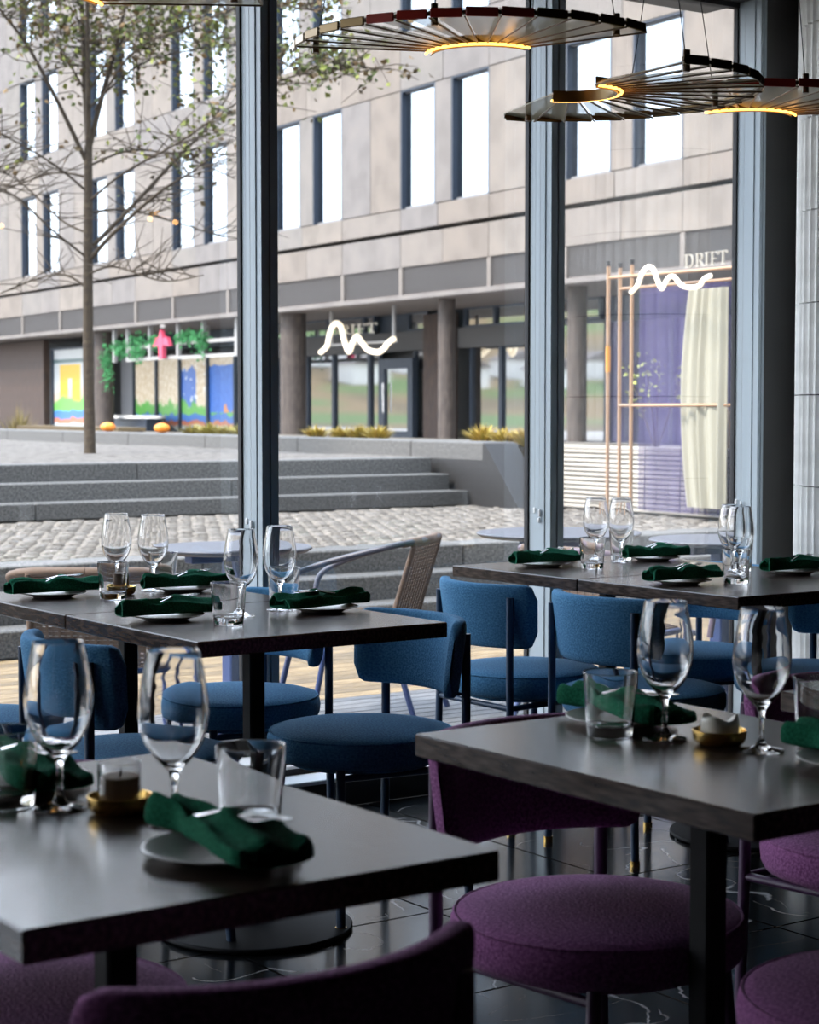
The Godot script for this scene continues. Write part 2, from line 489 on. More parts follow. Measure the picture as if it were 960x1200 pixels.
func build_room() -> void:
	# floor: slab with separate black marble tiles in view
	var fl := struct("floor", "black marble tile floor with thin white veins")
	part("floor_slab", boxm(Vector3(ROOM_R - ROOM_L, 0.2, ROOM_B + 5.06)), M.grout, fl, Vector3((ROOM_R + ROOM_L) / 2, -0.112, (ROOM_B - 5.06) / 2))
	var rng := RandomNumberGenerator.new(); rng.seed = 4
	var variants := []
	for k in 8:
		var b := MB.new()
		var h := 0.2975; var c := 0.0015; var y := 0.0
		var o := Vector2(rng.randf(), rng.randf())
		var uv := [o, o + Vector2(0.42, 0), o + Vector2(0.42, 0.42), o + Vector2(0, 0.42)]
		if k % 2: uv = [uv[1], uv[2], uv[3], uv[0]]
		b.face([Vector3(-h + c, y, -h + c), Vector3(-h + c, y, h - c), Vector3(h - c, y, h - c), Vector3(h - c, y, -h + c)], uv)
		for q in [[-1, -1, -1, 1], [-1, 1, 1, 1], [1, 1, 1, -1], [1, -1, -1, -1]]:
			b.face([Vector3(q[0] * h, y - 0.012, q[1] * h), Vector3(q[2] * h, y - 0.012, q[3] * h), Vector3(q[2] * (h - c), y, q[3] * (h - c)), Vector3(q[0] * (h - c), y, q[1] * (h - c))], uv)
		variants.append(b.mesh())
	for i in 13:
		for j in 9:
			part("floor_tile", variants[rng.randi() % 8], M.marble, fl, Vector3(-0.5 + i * 0.6, 0, -4.76 + j * 0.6))
	# ceiling and the three closed sides
	var ce := struct("ceiling", "dark painted ceiling")
	part("ceiling_slab", boxm(Vector3(ROOM_R - ROOM_L + 0.4, 0.25, ROOM_B + 5.5)), M.ceiling_paint, ce, Vector3((ROOM_R + ROOM_L) / 2, CEIL + 0.125, (ROOM_B - 5.1) / 2))
	for w in [["wall_left", Vector3(0.2, CEIL, ROOM_B + 5.2), Vector3(ROOM_L - 0.1, CEIL / 2, (ROOM_B - 5.2) / 2)], ["wall_right", Vector3(0.2, CEIL, ROOM_B + 5.2), Vector3(ROOM_R + 0.1, CEIL / 2, (ROOM_B - 5.2) / 2)], ["wall_back", Vector3(ROOM_R - ROOM_L, CEIL, 0.2), Vector3((ROOM_R + ROOM_L) / 2, CEIL / 2, ROOM_B + 0.1)]]:
		var o := part(w[0], boxm(w[1]), M.room_wall, self, w[2])
		tag(o, "plain dark painted room wall", "", "", "structure")
	# front wall: solid end piece, head beam, skirting, sill
	var wf := struct("wall_front", "dark grey wall beside the window front, with black skirting and white sill")
	part("grey_panel", boxm(Vector3(ROOM_R - 5.195, CEIL, 0.12), 0.004), M.dark_wall, wf, Vector3((ROOM_R + 5.195) / 2, CEIL / 2, -5.15))
	part("head_beam", boxm(Vector3(5.195 - ROOM_L, CEIL - HEAD, 0.3)), M.dark_wall, wf, Vector3((5.195 + ROOM_L) / 2, (CEIL + HEAD) / 2, -5.25))
	part("kick_plate", boxm(Vector3(5.195 - ROOM_L, 0.08, 0.2)), M.skirting, wf, Vector3((5.195 + ROOM_L) / 2, 0.04, -5.165))
	part("sill_board", boxm(Vector3(5.195 - ROOM_L, 0.014, 0.21), 0.003), M.sill_white, wf, Vector3((5.195 + ROOM_L) / 2, 0.087, -5.168))
	# unseen wall added above the window front to shade the steps and terrace
	var up := part("added_shade_wall", boxm(Vector3(34, 9.0, 0.5)), M.outer_render, self, Vector3(2, CEIL + 0.25 + 4.5, -5.0))
	tag(up, "unseen wall added above the restaurant to shade the steps", "", "", "structure")
	# windows
	var xs := [-6.0, -4.87, -3.73, -2.6, -1.55, -0.42, 0.73, 1.877, 3.023, 4.17, 5.165]
	for i in xs.size():
		var x: float = xs[i]
		var wid := 0.06 if i < 10 else 0.03
		var tr := struct("trim_%d" % (i + 1), "pale blue grey window mullion with a grooved front face", Vector3(x, 0, 0))
		var y0 := 0.094
		var hh := HEAD - y0
		part("mullion_side", boxm(Vector3(wid - 0.002, hh, 0.108), 0.001), M.mullion_paint, tr, Vector3(wid / 2, y0 + hh / 2, -5.138))
		var b := MB.new()
		b.box(Vector3(wid * 0.23, 0, 0), Vector3(wid * 0.46, hh, 0.012), 0.001)
		b.box(Vector3(wid * 0.77, 0, 0), Vector3(wid * 0.46, hh, 0.012), 0.001)
		part("mullion_front", b.mesh(), M.mullion_paint, tr, Vector3(0, y0 + hh / 2, -5.079))
		part("gasket", boxm(Vector3(wid + 0.012, hh, 0.02)), M.gasket, tr, Vector3(wid / 2, y0 + hh / 2, -5.2))
		# step on the pale side
		part("side_rib", boxm(Vector3(0.004, hh, 0.03), 0.001), M.mullion_paint, tr, Vector3(-0.001, y0 + hh / 2, -5.118))
	for i in xs.size() - 1:
		var x0: float = xs[i] + 0.06
		var x1: float = xs[i + 1]
		var w := struct("window_%d" % (i + 1), "tall clear window pane in a dark gasket")
		part("pane", boxm(Vector3(x1 - x0, HEAD - 0.094, 0.002)), M.window_glass, w, Vector3((x0 + x1) / 2, (HEAD + 0.094) / 2, GLASS_Z - 0.012))
		var b := MB.new()
		b.box(Vector3((x0 + x1) / 2, 0.104, -5.2), Vector3(x1 - x0, 0.02, 0.03))
		b.box(Vector3((x0 + x1) / 2, HEAD - 0.01, -5.2), Vector3(x1 - x0, 0.02, 0.03))
		part("glazing_bead", b.mesh(), M.gasket, w)
	# blind chains on the three mullions in view
	var bead := MB.new()
	for side in [0.0, 0.026]:
		var n := 300
		for k in n:
			var y := 0.0 + k * 0.0062
			var c := Vector3(0, y, side)
			var r := 0.0021
			var p := [c + Vector3(r, 0, 0), c + Vector3(0, 0, r), c + Vector3(-r, 0, 0), c + Vector3(0, 0, -r)]
			for q in 4:
				bead.face([p[q], c + Vector3(0, r, 0), p[(q + 1) % 4]])
				bead.face([p[(q + 1) % 4], c + Vector3(0, -r, 0), p[q]])
	var bm := bead.mesh()
	var ci := 0
	for q in [[3.013, -5.150], [4.160, -5.146], [5.155, -5.172]]:
		var t := thing("blind_chain", ["beaded blind chain on the mullion nearest the tree", "beaded blind chain on the mullion beside the slatted planter", "beaded blind chain on the mullion beside the grey pillar wall"][ci], "chain", Vector3(q[0], 0.93, q[1]), 0.0, "beaded blind chains")
		ci += 1
		var st := part("chain_strand", bm, M.chain_steel, t)
		st.set_meta("kind", "stuff")
		var b := MB.new()
		b.box(Vector3(0, -0.012, 0.0), Vector3(0.008, 0.02, 0.012), 0.002)
		b.box(Vector3(0, -0.02, 0.026), Vector3(0.008, 0.026, 0.01), 0.002)
		b.box(Vector3(0, -0.045, 0.022), Vector3(0.008, 0.018, 0.012), 0.003)
		part("chain_clip", b.mesh(), M.sill_white, t)
	# fluted column
	var colm := thing("fluted_column", "round column clad in pale fluted ceramic tiles beside dark wall", "column", Vector3(5.34, 0, -4.56))
	var R := 0.36
	part("core", cyl(R - 0.02, CEIL, 32), M.grout, colm)
	var nf := 27
	var tile := MB.new()
	var th := 0.322
	var rows := []
	for r in [0.0, 1.0]:
		var row := PackedVector3Array()
		for k in 13:
			var u := -1.0 + k / 6.0
			var a := u * PI / nf * 0.99
			row.append(Vector3(sin(a) * (R - 0.013 * sin(PI * (k % 6) / 6.0)), 0.002 + r * (th - 0.004), cos(a) * (R - 0.013 * sin(PI * (k % 6) / 6.0))))
		rows.append(row)
	rows.reverse()
	for k in 12: tile.face([rows[0][k], rows[1][k], rows[1][k + 1], rows[0][k + 1]])
	for r in [0, 1]:
		var p := []
		for k in 13: p.append(rows[r][k])
		for k in 13:
			var v: Vector3 = rows[r][12 - k]
			p.append(Vector3(v.x * 0.94, v.y, v.z * 0.94))
		for k in 12:
			var q := [p[k], p[k + 1], p[24 - k], p[25 - k]]
			if r == 1: q.reverse()
			tile.face(q)
	for e in [0, 12]:
		var a: Vector3 = rows[0][e]; var b2: Vector3 = rows[1][e]
		var q := [a, b2, Vector3(b2.x * 0.94, b2.y, b2.z * 0.94), Vector3(a.x * 0.94, a.y, a.z * 0.94)]
		if e == 12: q.reverse()
		tile.face(q)
	var tm := tile.mesh()
	for r in 9:
		for k in nf:
			part("fluted_tile", tm, M.fluted_ceramic, colm, Vector3(0, 0.03 + r * th, 0), TAU * k / nf)

func cyl(r: float, h: float, segs := 24, y0 := 0.0) -> ArrayMesh:
	var b := MB.new()
	b.lathe([[0, y0], [r, y0], [r, y0], [r, y0 + h], [r, y0 + h], [0, y0 + h]], segs)
	return b.mesh()

# ------------------------------------------------------------------ ground outside
const TERR := 0.43
const UPPER := 0.84
func build_ground() -> void:
	var rng := RandomNumberGenerator.new(); rng.seed = 8
	var base := part("ground_base", boxm(Vector3(60, 0.3, 60)), M.pavement, self, Vector3(5, -0.35, -35.5))
	tag(base, "earth under the terrace", "", "", "structure")
	# grey decking by the window, golden decking beyond: separate boards along x
	var gd := struct("deck_grey", "grey decking boards outside the window")
	var gm := []
	for k in 3: gm.append(boxm(Vector3(2.4, 0.025, 0.082), 0.003))
	for r in 19:
		var z := -5.33 - r * 0.0905
		var off := 1.2 if r % 6 < 3 else 0.0
		for c in 5:
			part("deck_board", gm[0], M["deck_grey_%d" % (rng.randi() % 3)], gd, Vector3(-0.6 + off + c * 2.404, -0.0125, z))
	var wd := struct("deck_wood", "golden timber decking boards at the foot of the steps")
	var wm := boxm(Vector3(3.0, 0.025, 0.115), 0.003)
	for r in 17:
		var z := -7.06 - r * 0.119
		var off := rng.randf_range(0, 3.0)
		for c in 5:
			part("deck_board", wm, M["deck_wood_%d" % (rng.randi() % 4)], wd, Vector3(-2.0 + off + c * 3.004, -0.0125, z))
	part("deck_bed", boxm(Vector3(20, 0.02, 4.0)), M.dark_board, wd, Vector3(5, -0.05, -7.2))
	# lower steps: three granite rows of blocks
	var st := struct("stair_lower", "three granite steps up to the cobbled terrace")
	stair(st, [[-9.05, 0.145], [-9.3, 0.29], [-9.54, TERR]], -3.0, 14.0, 0.0, rng)
	# cobbled terrace
	var ter := struct("terrace", "terrace of rough pale cobbles between two flights of steps")
	part("terrace_bed", boxm(Vector3(18, 0.3, 3.75)), M.joint_sand, ter, Vector3(5, TERR - 0.165, -11.7))
	var sett := MB.new()
	sett.use_col = false
	sett.box(Vector3.ZERO, Vector3(0.104, 0.05, 0.096), 0.016)
	var mm := MultiMesh.new()
	mm.transform_format = MultiMesh.TRANSFORM_3D
	mm.use_colors = true
	mm.mesh = sett.mesh()
	var list := []
	var z0 := -9.84
	for r in 34:
		for c in 98:
			var x := 0.6 + c * 0.113 + (0.05 if r % 2 else 0.0) + rng.randf_range(-0.008, 0.008)
			list.append([Transform3D(Basis.from_euler(Vector3(rng.randf_range(-0.07, 0.07), rng.randf_range(-0.12, 0.12), rng.randf_range(-0.07, 0.07))).scaled(Vector3.ONE * rng.randf_range(0.92, 1.06)), Vector3(x, TERR - 0.026 + rng.randf_range(-0.008, 0.008), z0 - r * 0.1045)), rng.randf_range(0.75, 1.25)])
	mm.instance_count = list.size()
	for i in list.size():
		mm.set_instance_transform(i, list[i][0])
		var t: float = list[i][1]
		mm.set_instance_color(i, Color(t, t * 0.985, t * 0.97))
	var mi := MultiMeshInstance3D.new()
	mi.name = "cobbles"
	mi.multimesh = mm
	mi.material_override = M.cobble
	mi.set_meta("kind", "stuff")
	ter.add_child(mi)
	# upper steps up to the gravel
	var su := struct("stair_upper", "three granite steps from the cobbles up to the gravel bed")
	stair(su, [[-13.4, 0.56], [-13.67, 0.7], [-13.94, UPPER]], -3.0, 10.08, TERR, rng)
	# gravel bed, cut along the kerb line
	var g := MB.new()
	var a := Vector3(-3, UPPER, -14.25); var b := Vector3(10.3, UPPER, -14.25)
	var kf := site(40, UPPER, 8.95)
	var nx := 60; var nz := 60
	var rows := []
	var nz2 := FastNoiseLite.new(); nz2.seed = 2; nz2.frequency = 1.3
	for j in nz + 1:
		var row := PackedVector3Array()
		var w := float(j) / nz
		var lft := a.lerp(Vector3(-3, UPPER, kf.z), w)
		var rgt := b.lerp(kf, w)
		for i in nx + 1:
			var p := lft.lerp(rgt, float(i) / nx)
			p.y += 0.02 * nz2.get_noise_2d(p.x, p.z) - 0.005
			row.append(p)
		rows.append(row)
	rows.reverse()
	g.grid(rows)
	var gr := part("gravel_bed", g.mesh(), M.gravel, self)
	tag(gr, "pale gravel bed around the young tree", "", "", "structure")
	# kerb blocks in front of the building
	var kb := struct("kerb", "long pale granite kerb behind the gravel bed", Vector3.ZERO, SITE_TURN)
	var s := 14.0
	var k := 0
	while s < 40.0:
		var l := 2.3 if k != 0 else 1.25
		part("kerb_block", boxm(Vector3(l - 0.012, 0.3, 0.34), 0.012), M.kerb_stone, kb, Vector3(s + l / 2, 0.985 - 0.15, 9.13))
		s += l; k += 1
	# cheek wall at the end of the upper steps: top slopes down towards the window
	var cw := struct("cheek_wall", "dark granite cheek wall sloping down beside the steps", Vector3.ZERO, SITE_TURN)
	var m := MB.new()
	m.prism([[13.43, 0.2], [16.0, 0.2], [16.0, 0.83], [14.0, 0.83], [14.0, 0.975], [13.97, 0.975], [13.43, TERR]], 8.95, 9.28)
	part("wall_block", m.mesh(), M.granite_dark, cw)
	# ground between the kerb and the building
	var pl := part("plaza", boxm(Vector3(75, 0.2, 13.9)), M.pavement, self, site(35, 0.5, 17.9), SITE_TURN)
	tag(pl, "paved ground in front of the building", "", "", "structure")
	var bd := part("planting_bed", boxm(Vector3(14, 0.5, 1.6)), M.earth, self, site(21.2, 0.7, 10.15), SITE_TURN)
	tag(bd, "planted earth bed behind the kerb", "", "", "structure")

func stair(parent: Node, rows: Array, x0: float, x1: float, y0: float, rng: RandomNumberGenerator) -> void:
	for i in rows.size():
		var z: float = rows[i][0]
		var top: float = rows[i][1]
		var x := x0
		while x < x1 - 0.01:
			var l := minf(rng.randf_range(1.6, 2.6), x1 - x)
			if x1 - x - l < 0.6: l = x1 - x
			var k := rng.randi() % 3
			var h := top - y0 - 0.001
			part("step_block", boxm(Vector3(l - 0.006, h, 0.34), 0.008), M["granite_%d" % k], parent, Vector3(x + l / 2, y0 + h / 2, z - 0.17))
			x += l

# ------------------------------------------------------------------ office building across the terrace
# local frame: x along the facade, y up, z into the building; facade face at z = 20
func build_building() -> void:
	var bl := thing("office_building", "pale stone office building with tall paired windows and recessed shopfronts", "building", Vector3.ZERO, SITE_TURN)
	var rng := RandomNumberGenerator.new(); rng.seed = 12
	var F := 20.0
	# structural core behind the panels
	part("core_wall", boxm(Vector3(62, 12.0, 0.3)), M.facade_joint, bl, Vector3(45, 3.72 + 6.0, F + 0.62))
	part("soffit", boxm(Vector3(62, 0.12, 4.2)), M.soffit, bl, Vector3(45, 3.6, F + 2.15))
	part("soffit_edge", boxm(Vector3(62, 0.1, 0.12), 0.01), M.facade_3, bl, Vector3(45, 3.585, F + 0.05))
	# bays: each 5.92 wide, two windows at [0, 1.38] and [2.0, 3.38], pier for the rest
	var bay := 5.92
	var s0 := 25.17 - bay
	var win_h := 2.42
	var gl := boxm(Vector3(1.3, win_h - 0.08, 0.02))
	var fr := MB.new()
	for x in [-0.67, 0.67]: fr.box(Vector3(x, 0, 0), Vector3(0.045, win_h, 0.03))
	for y in [-win_h / 2 + 0.025, win_h / 2 - 0.025]: fr.box(Vector3(0, y, 0), Vector3(1.29, 0.05, 0.03))
	var frm := fr.mesh()
	var jamb := boxm(Vector3(0.05, win_h, 0.12))
	var headm := boxm(Vector3(1.28, 0.03, 0.12))
	for k in 8:
		var s := s0 + k * bay
		for f in 3:
			var y0 := 5.41 + f * 3.58
			if f == 2 and k > 5: pass
			# windows
			for wx in [0.0, 2.0]:
				var w := part("window_frame", frm, M.frame_grey, bl, Vector3(s + wx + 0.69, y0 + win_h / 2, F + 0.12))
				part("window_pane", gl, M.mirror_glass, w, Vector3(0, 0, 0.02))
				part("window_jamb", jamb, M.frame_navy, w, Vector3(0.67, 0, -0.05))
				part("window_jamb", jamb, M.frame_navy, w, Vector3(-0.67, 0, -0.05))
				part("window_head", headm, M.frame_navy, w, Vector3(0, win_h / 2 - 0.014, -0.05))
			# pier between the two windows, wide pier in two panels
			facade_panel(bl, s + 1.38, s + 2.0, y0, y0 + win_h, F, rng)
			facade_panel(bl, s + 3.38, s + 4.65, y0, y0 + win_h, F, rng)
			facade_panel(bl, s + 4.65, s + bay, y0, y0 + win_h, F, rng)
			# spandrel above
			var ys := y0 + win_h
			facade_panel(bl, s, s + 1.69, ys, y0 + 3.58, F, rng)
			facade_panel(bl, s + 1.69, s + 3.38, ys, y0 + 3.58, F, rng)
			facade_panel(bl, s + 3.38, s + bay, ys, y0 + 3.58, F, rng)
		# band under the first sills
		facade_panel(bl, s, s + 1.9, 4.95, 5.41, F, rng)
		facade_panel(bl, s + 1.9, s + 3.38, 4.95, 5.41, F, rng)
		facade_panel(bl, s + 3.38, s + bay, 4.95, 5.41, F, rng)
		# panels over the shopfronts and louvre fields below them
		for q in [[0.0, 1.7], [1.7, 3.38], [3.38, bay]]:
			facade_panel(bl, s + q[0], s + q[1], 4.2, 4.88, F, rng)
		for q in [[0.06, 3.32], [3.44, bay - 0.06]]:
			var lv := MB.new()
			var n := 14
			for i in n:
				var y := 3.66 + (4.18 - 3.66) * i / (n - 1)
				lv.box(Vector3((q[0] + q[1]) / 2, y, 0), Vector3(q[1] - q[0], 0.008, 0.05), 0.0, Basis(Vector3.RIGHT, 0.6))
			var lo := part("louvre_blades", lv.mesh(), M.louvre, bl, Vector3(s, 0, F + 0.06))
			lo.set_meta("kind", "stuff")
			part("louvre_back", boxm(Vector3(q[1] - q[0], 0.56, 0.02)), M.facade_1, bl, Vector3(s + (q[0] + q[1]) / 2, 3.92, F + 0.11))
		for q in [0.0, 3.38]:
			part("louvre_post", boxm(Vector3(0.13, 0.6, 0.12), 0.008), M.facade_0, bl, Vector3(s + q, 3.9, F + 0.06))
	# shopfront back wall and columns
	var G := 23.0
	part("shop_wall", boxm(Vector3(62, 3.2, 0.2)), M.fascia_grey, bl, Vector3(45, 2.0, G + 0.6))
	part("shop_header", boxm(Vector3(62, 0.5, 0.25)), M.frame_navy, bl, Vector3(45, 3.32, G + 0.1))
	for c in [[28.99, 0.18, 0.6], [33.6, 0.18, 0.6], [40.55, 0.31, 0.6], [52.72, 0.28, 0.6]]:
		var cb := MB.new()
		var r: float = c[1]
		cb.lathe([[r, 0.4], [r, 3.55]], 28)
		part("column", cb.mesh(), M.column_brown, bl, Vector3(c[0], 0, F + c[2]))
	part("brown_panel", boxm(Vector3(5.2, 3.0, 0.2)), M.rust_brown, bl, Vector3(61.35, 2.0, F + 1.0))
	part("brown_panel", boxm(Vector3(1.2, 3.0, 0.2)), M.rust_brown, bl, Vector3(37.3, 1.95, G - 0.3))
	# right-hand shop: dark framed panes that mirror the hillside
	var cuts := [27.0, 29.2, 31.3, 33.4, 35.2, 36.45, 38.0, 38.95, 40.55, 41.1, 42.97, 44.45, 46.2]
	for i in cuts.size() - 1:
		var a: float = cuts[i]; var b: float = cuts[i + 1]
		if absf(a - 36.45) < 0.01: continue
		if absf(a - 38.95) < 0.01:
			door(bl, a * 22.65 / 23.0, b * 22.65 / 23.0, G)
			continue
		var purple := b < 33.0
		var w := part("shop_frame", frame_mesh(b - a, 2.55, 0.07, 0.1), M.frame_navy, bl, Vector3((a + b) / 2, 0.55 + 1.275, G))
		part("shop_pane", boxm(Vector3(b - a - 0.1, 2.45, 0.02)), M.reflection_tint_glass if purple else M.shop_glass, w, Vector3(0, 0, 0.02))
		if b > 33.0:
			var w2 := part("fanlight_frame", frame_mesh(b - a, 0.45, 0.05, 0.1), M.frame_navy, bl, Vector3((a + b) / 2, 3.33, G - 0.16))
			part("fanlight_pane", boxm(Vector3(b - a - 0.08, 0.4, 0.02)), M.shop_glass, w2, Vector3(0, 0, 0.02))
	part("shop_transom", boxm(Vector3(12.5, 0.45, 0.14)), M.fascia_grey, bl, Vector3(39.8, 2.88, G - 0.15))
	# left-hand shop: printed window pictures
	var li := [[48.85, 50.72, 0], [50.72, 52.72, 1], [52.72, 54.5, 2], [54.5, 56.3, 3], [60.4, 63.7, 4]]
	G = 22.5
	for q in li:
		G = 21.15 if q[2] == 4 else 22.3
		var a: float = q[0] * G / 23.0; var b: float = q[1] * G / 23.0
		var top := 2.82 if q[2] < 4 else 3.22
		var w := part("shop_frame", frame_mesh(b - a, top - 0.6, 0.06, 0.1), M.frame_navy, bl, Vector3((a + b) / 2, (top + 0.6) / 2, G))
		var pm := StandardMaterial3D.new()
		pm.resource_name = "window_print_%d" % q[2]
		pm.roughness = 0.35
		pm.albedo_texture = print_tex(q[2])
		pm.texture_repeat = false
		var b2 := MB.new()
		var hw := (b - a) / 2 - 0.04; var hh := (top - 0.6) / 2 - 0.04
		# faces -z (towards the terrace); picture runs from far to near as seen from outside
		b2.face([Vector3(hw, -hh, 0), Vector3(-hw, -hh, 0), Vector3(-hw, hh, 0), Vector3(hw, hh, 0)], [Vector2(0, 1), Vector2(1, 1), Vector2(1, 0), Vector2(0, 0)])
		part("window_print", b2.mesh(), pm, w, Vector3(0, 0, 0.02))
	part("grey_door_panel", boxm(Vector3(0.9, 2.3, 0.08)), M.frame_grey, bl, Vector3(55.1, 1.7, 22.3))
	# the neighbouring right wing keeps the same line; the far end closes the view
	var nb := part("side_wall", boxm(Vector3(0.3, 15, 8)), M.facade_1, bl, Vector3(14.2, 7.5, F + 4.1))

func facade_panel(bl: Node, a: float, b: float, y0: float, y1: float, F: float, rng: RandomNumberGenerator) -> void:
	var key := "fp_%.2f_%.2f" % [b - a, y1 - y0]
	if not M.has(key):
		M[key] = boxm(Vector3(b - a - 0.018, y1 - y0 - 0.018, 0.46), 0.006)
	part("facade_panel", M[key], M["facade_%d" % (rng.randi() % 6)], bl, Vector3((a + b) / 2, (y0 + y1) / 2, F + 0.23 + rng.randf_range(0, 0.006)))

func frame_mesh(w: float, h: float, t: float, d: float) -> ArrayMesh:
	var b := MB.new()
	for x in [-w / 2 + t / 2, w / 2 - t / 2]: b.box(Vector3(x, 0, 0), Vector3(t, h, d))
	for y in [-h / 2 + t / 2, h / 2 - t / 2]: b.box(Vector3(0, y, 0), Vector3(w - 2 * t, t, d))
	return b.mesh()

func door(bl: Node, a: float, b: float, G: float) -> void:
	var d := part("shop_door", frame_mesh(b - a, 1.95, 0.24, 0.14), M.frame_navy, bl, Vector3((a + b) / 2, 0.6 + 0.9, G - 0.35))
	part("door_pane", boxm(Vector3(b - a - 0.4, 1.6, 0.03)), M.shop_glass, d)
	var hb := MB.new()
	hb.tube([Vector3(0.5, -0.3, -0.12), Vector3(0.5, 0.4, -0.12)], 0.02, 8)
	part("door_handle", hb.mesh(), M.steel, d)

func print_tex(k: int) -> ImageTexture:
	# the shop's flat printed window pictures: bands of colour with cut-paper outlines
	var w := 96; var h := 128
	var im := Image.create(w, h, false, Image.FORMAT_RGB8)
	var nz := FastNoiseLite.new(); nz.seed = 100 + k; nz.frequency = 0.03; nz.fractal_octaves = 3
	var n2 := FastNoiseLite.new(); n2.seed = 200 + k; n2.frequency = 0.09
	for y in h:
		for x in w:
			var v := float(y) / h
			var u := float(x) / w
			var e := nz.get_noise_2d(x, y * 0.3) * 0.12
			var c := lin(0.5, 0.38, 0.24).lerp(lin(0.7, 0.62, 0.5), clampf(n2.get_noise_2d(x, y) + 0.4, 0, 1))
			if k == 0 and v > 0.12 + e * 0.3: c = lin(0.03, 0.11, 0.4).lerp(lin(0.05, 0.16, 0.5), clampf(n2.get_noise_2d(x, y) + 0.5, 0, 1))
			if k == 0 and v > 0.68 + e and u > 0.55: c = lin(0.55, 0.2, 0.06)
			if k == 1 and u < 0.55 and v > 0.15 + e: c = lin(0.06, 0.14, 0.42)
			if k == 1 and n2.get_noise_2d(x * 0.6 + 50, y * 0.6) > 0.42: c = lin(0.75, 0.75, 0.72)
			if k == 4:
				c = lin(0.36, 0.37, 0.37)
				if v > 0.12 and v < 0.17: c = lin(0.06, 0.1, 0.1)
				if v > 0.5 + e: c = lin(0.4, 0.3, 0.24)
				if u > 0.18 and u < 0.8 and v > 0.19 and v < 0.72 and not (u > 0.42 and u < 0.55 and v > 0.36): c = lin(0.5, 0.3, 0.015)
			var g := 0.62 + e
			if v > g + 0.02 * sin(x * 0.8): c = lin(0.1, 0.33, 0.06) if k != 0 or v > 0.74 else c
			if v > 0.76 + e * 0.5: c = lin(0.04, 0.13, 0.36)
			if v > 0.85 + e * 0.5: c = lin(0.36, 0.12, 0.07)
			if v > 0.91 + e * 0.3: c = lin(0.3, 0.34, 0.36)
			im.set_pixel(x, y, c)
	return ImageTexture.create_from_image(im)

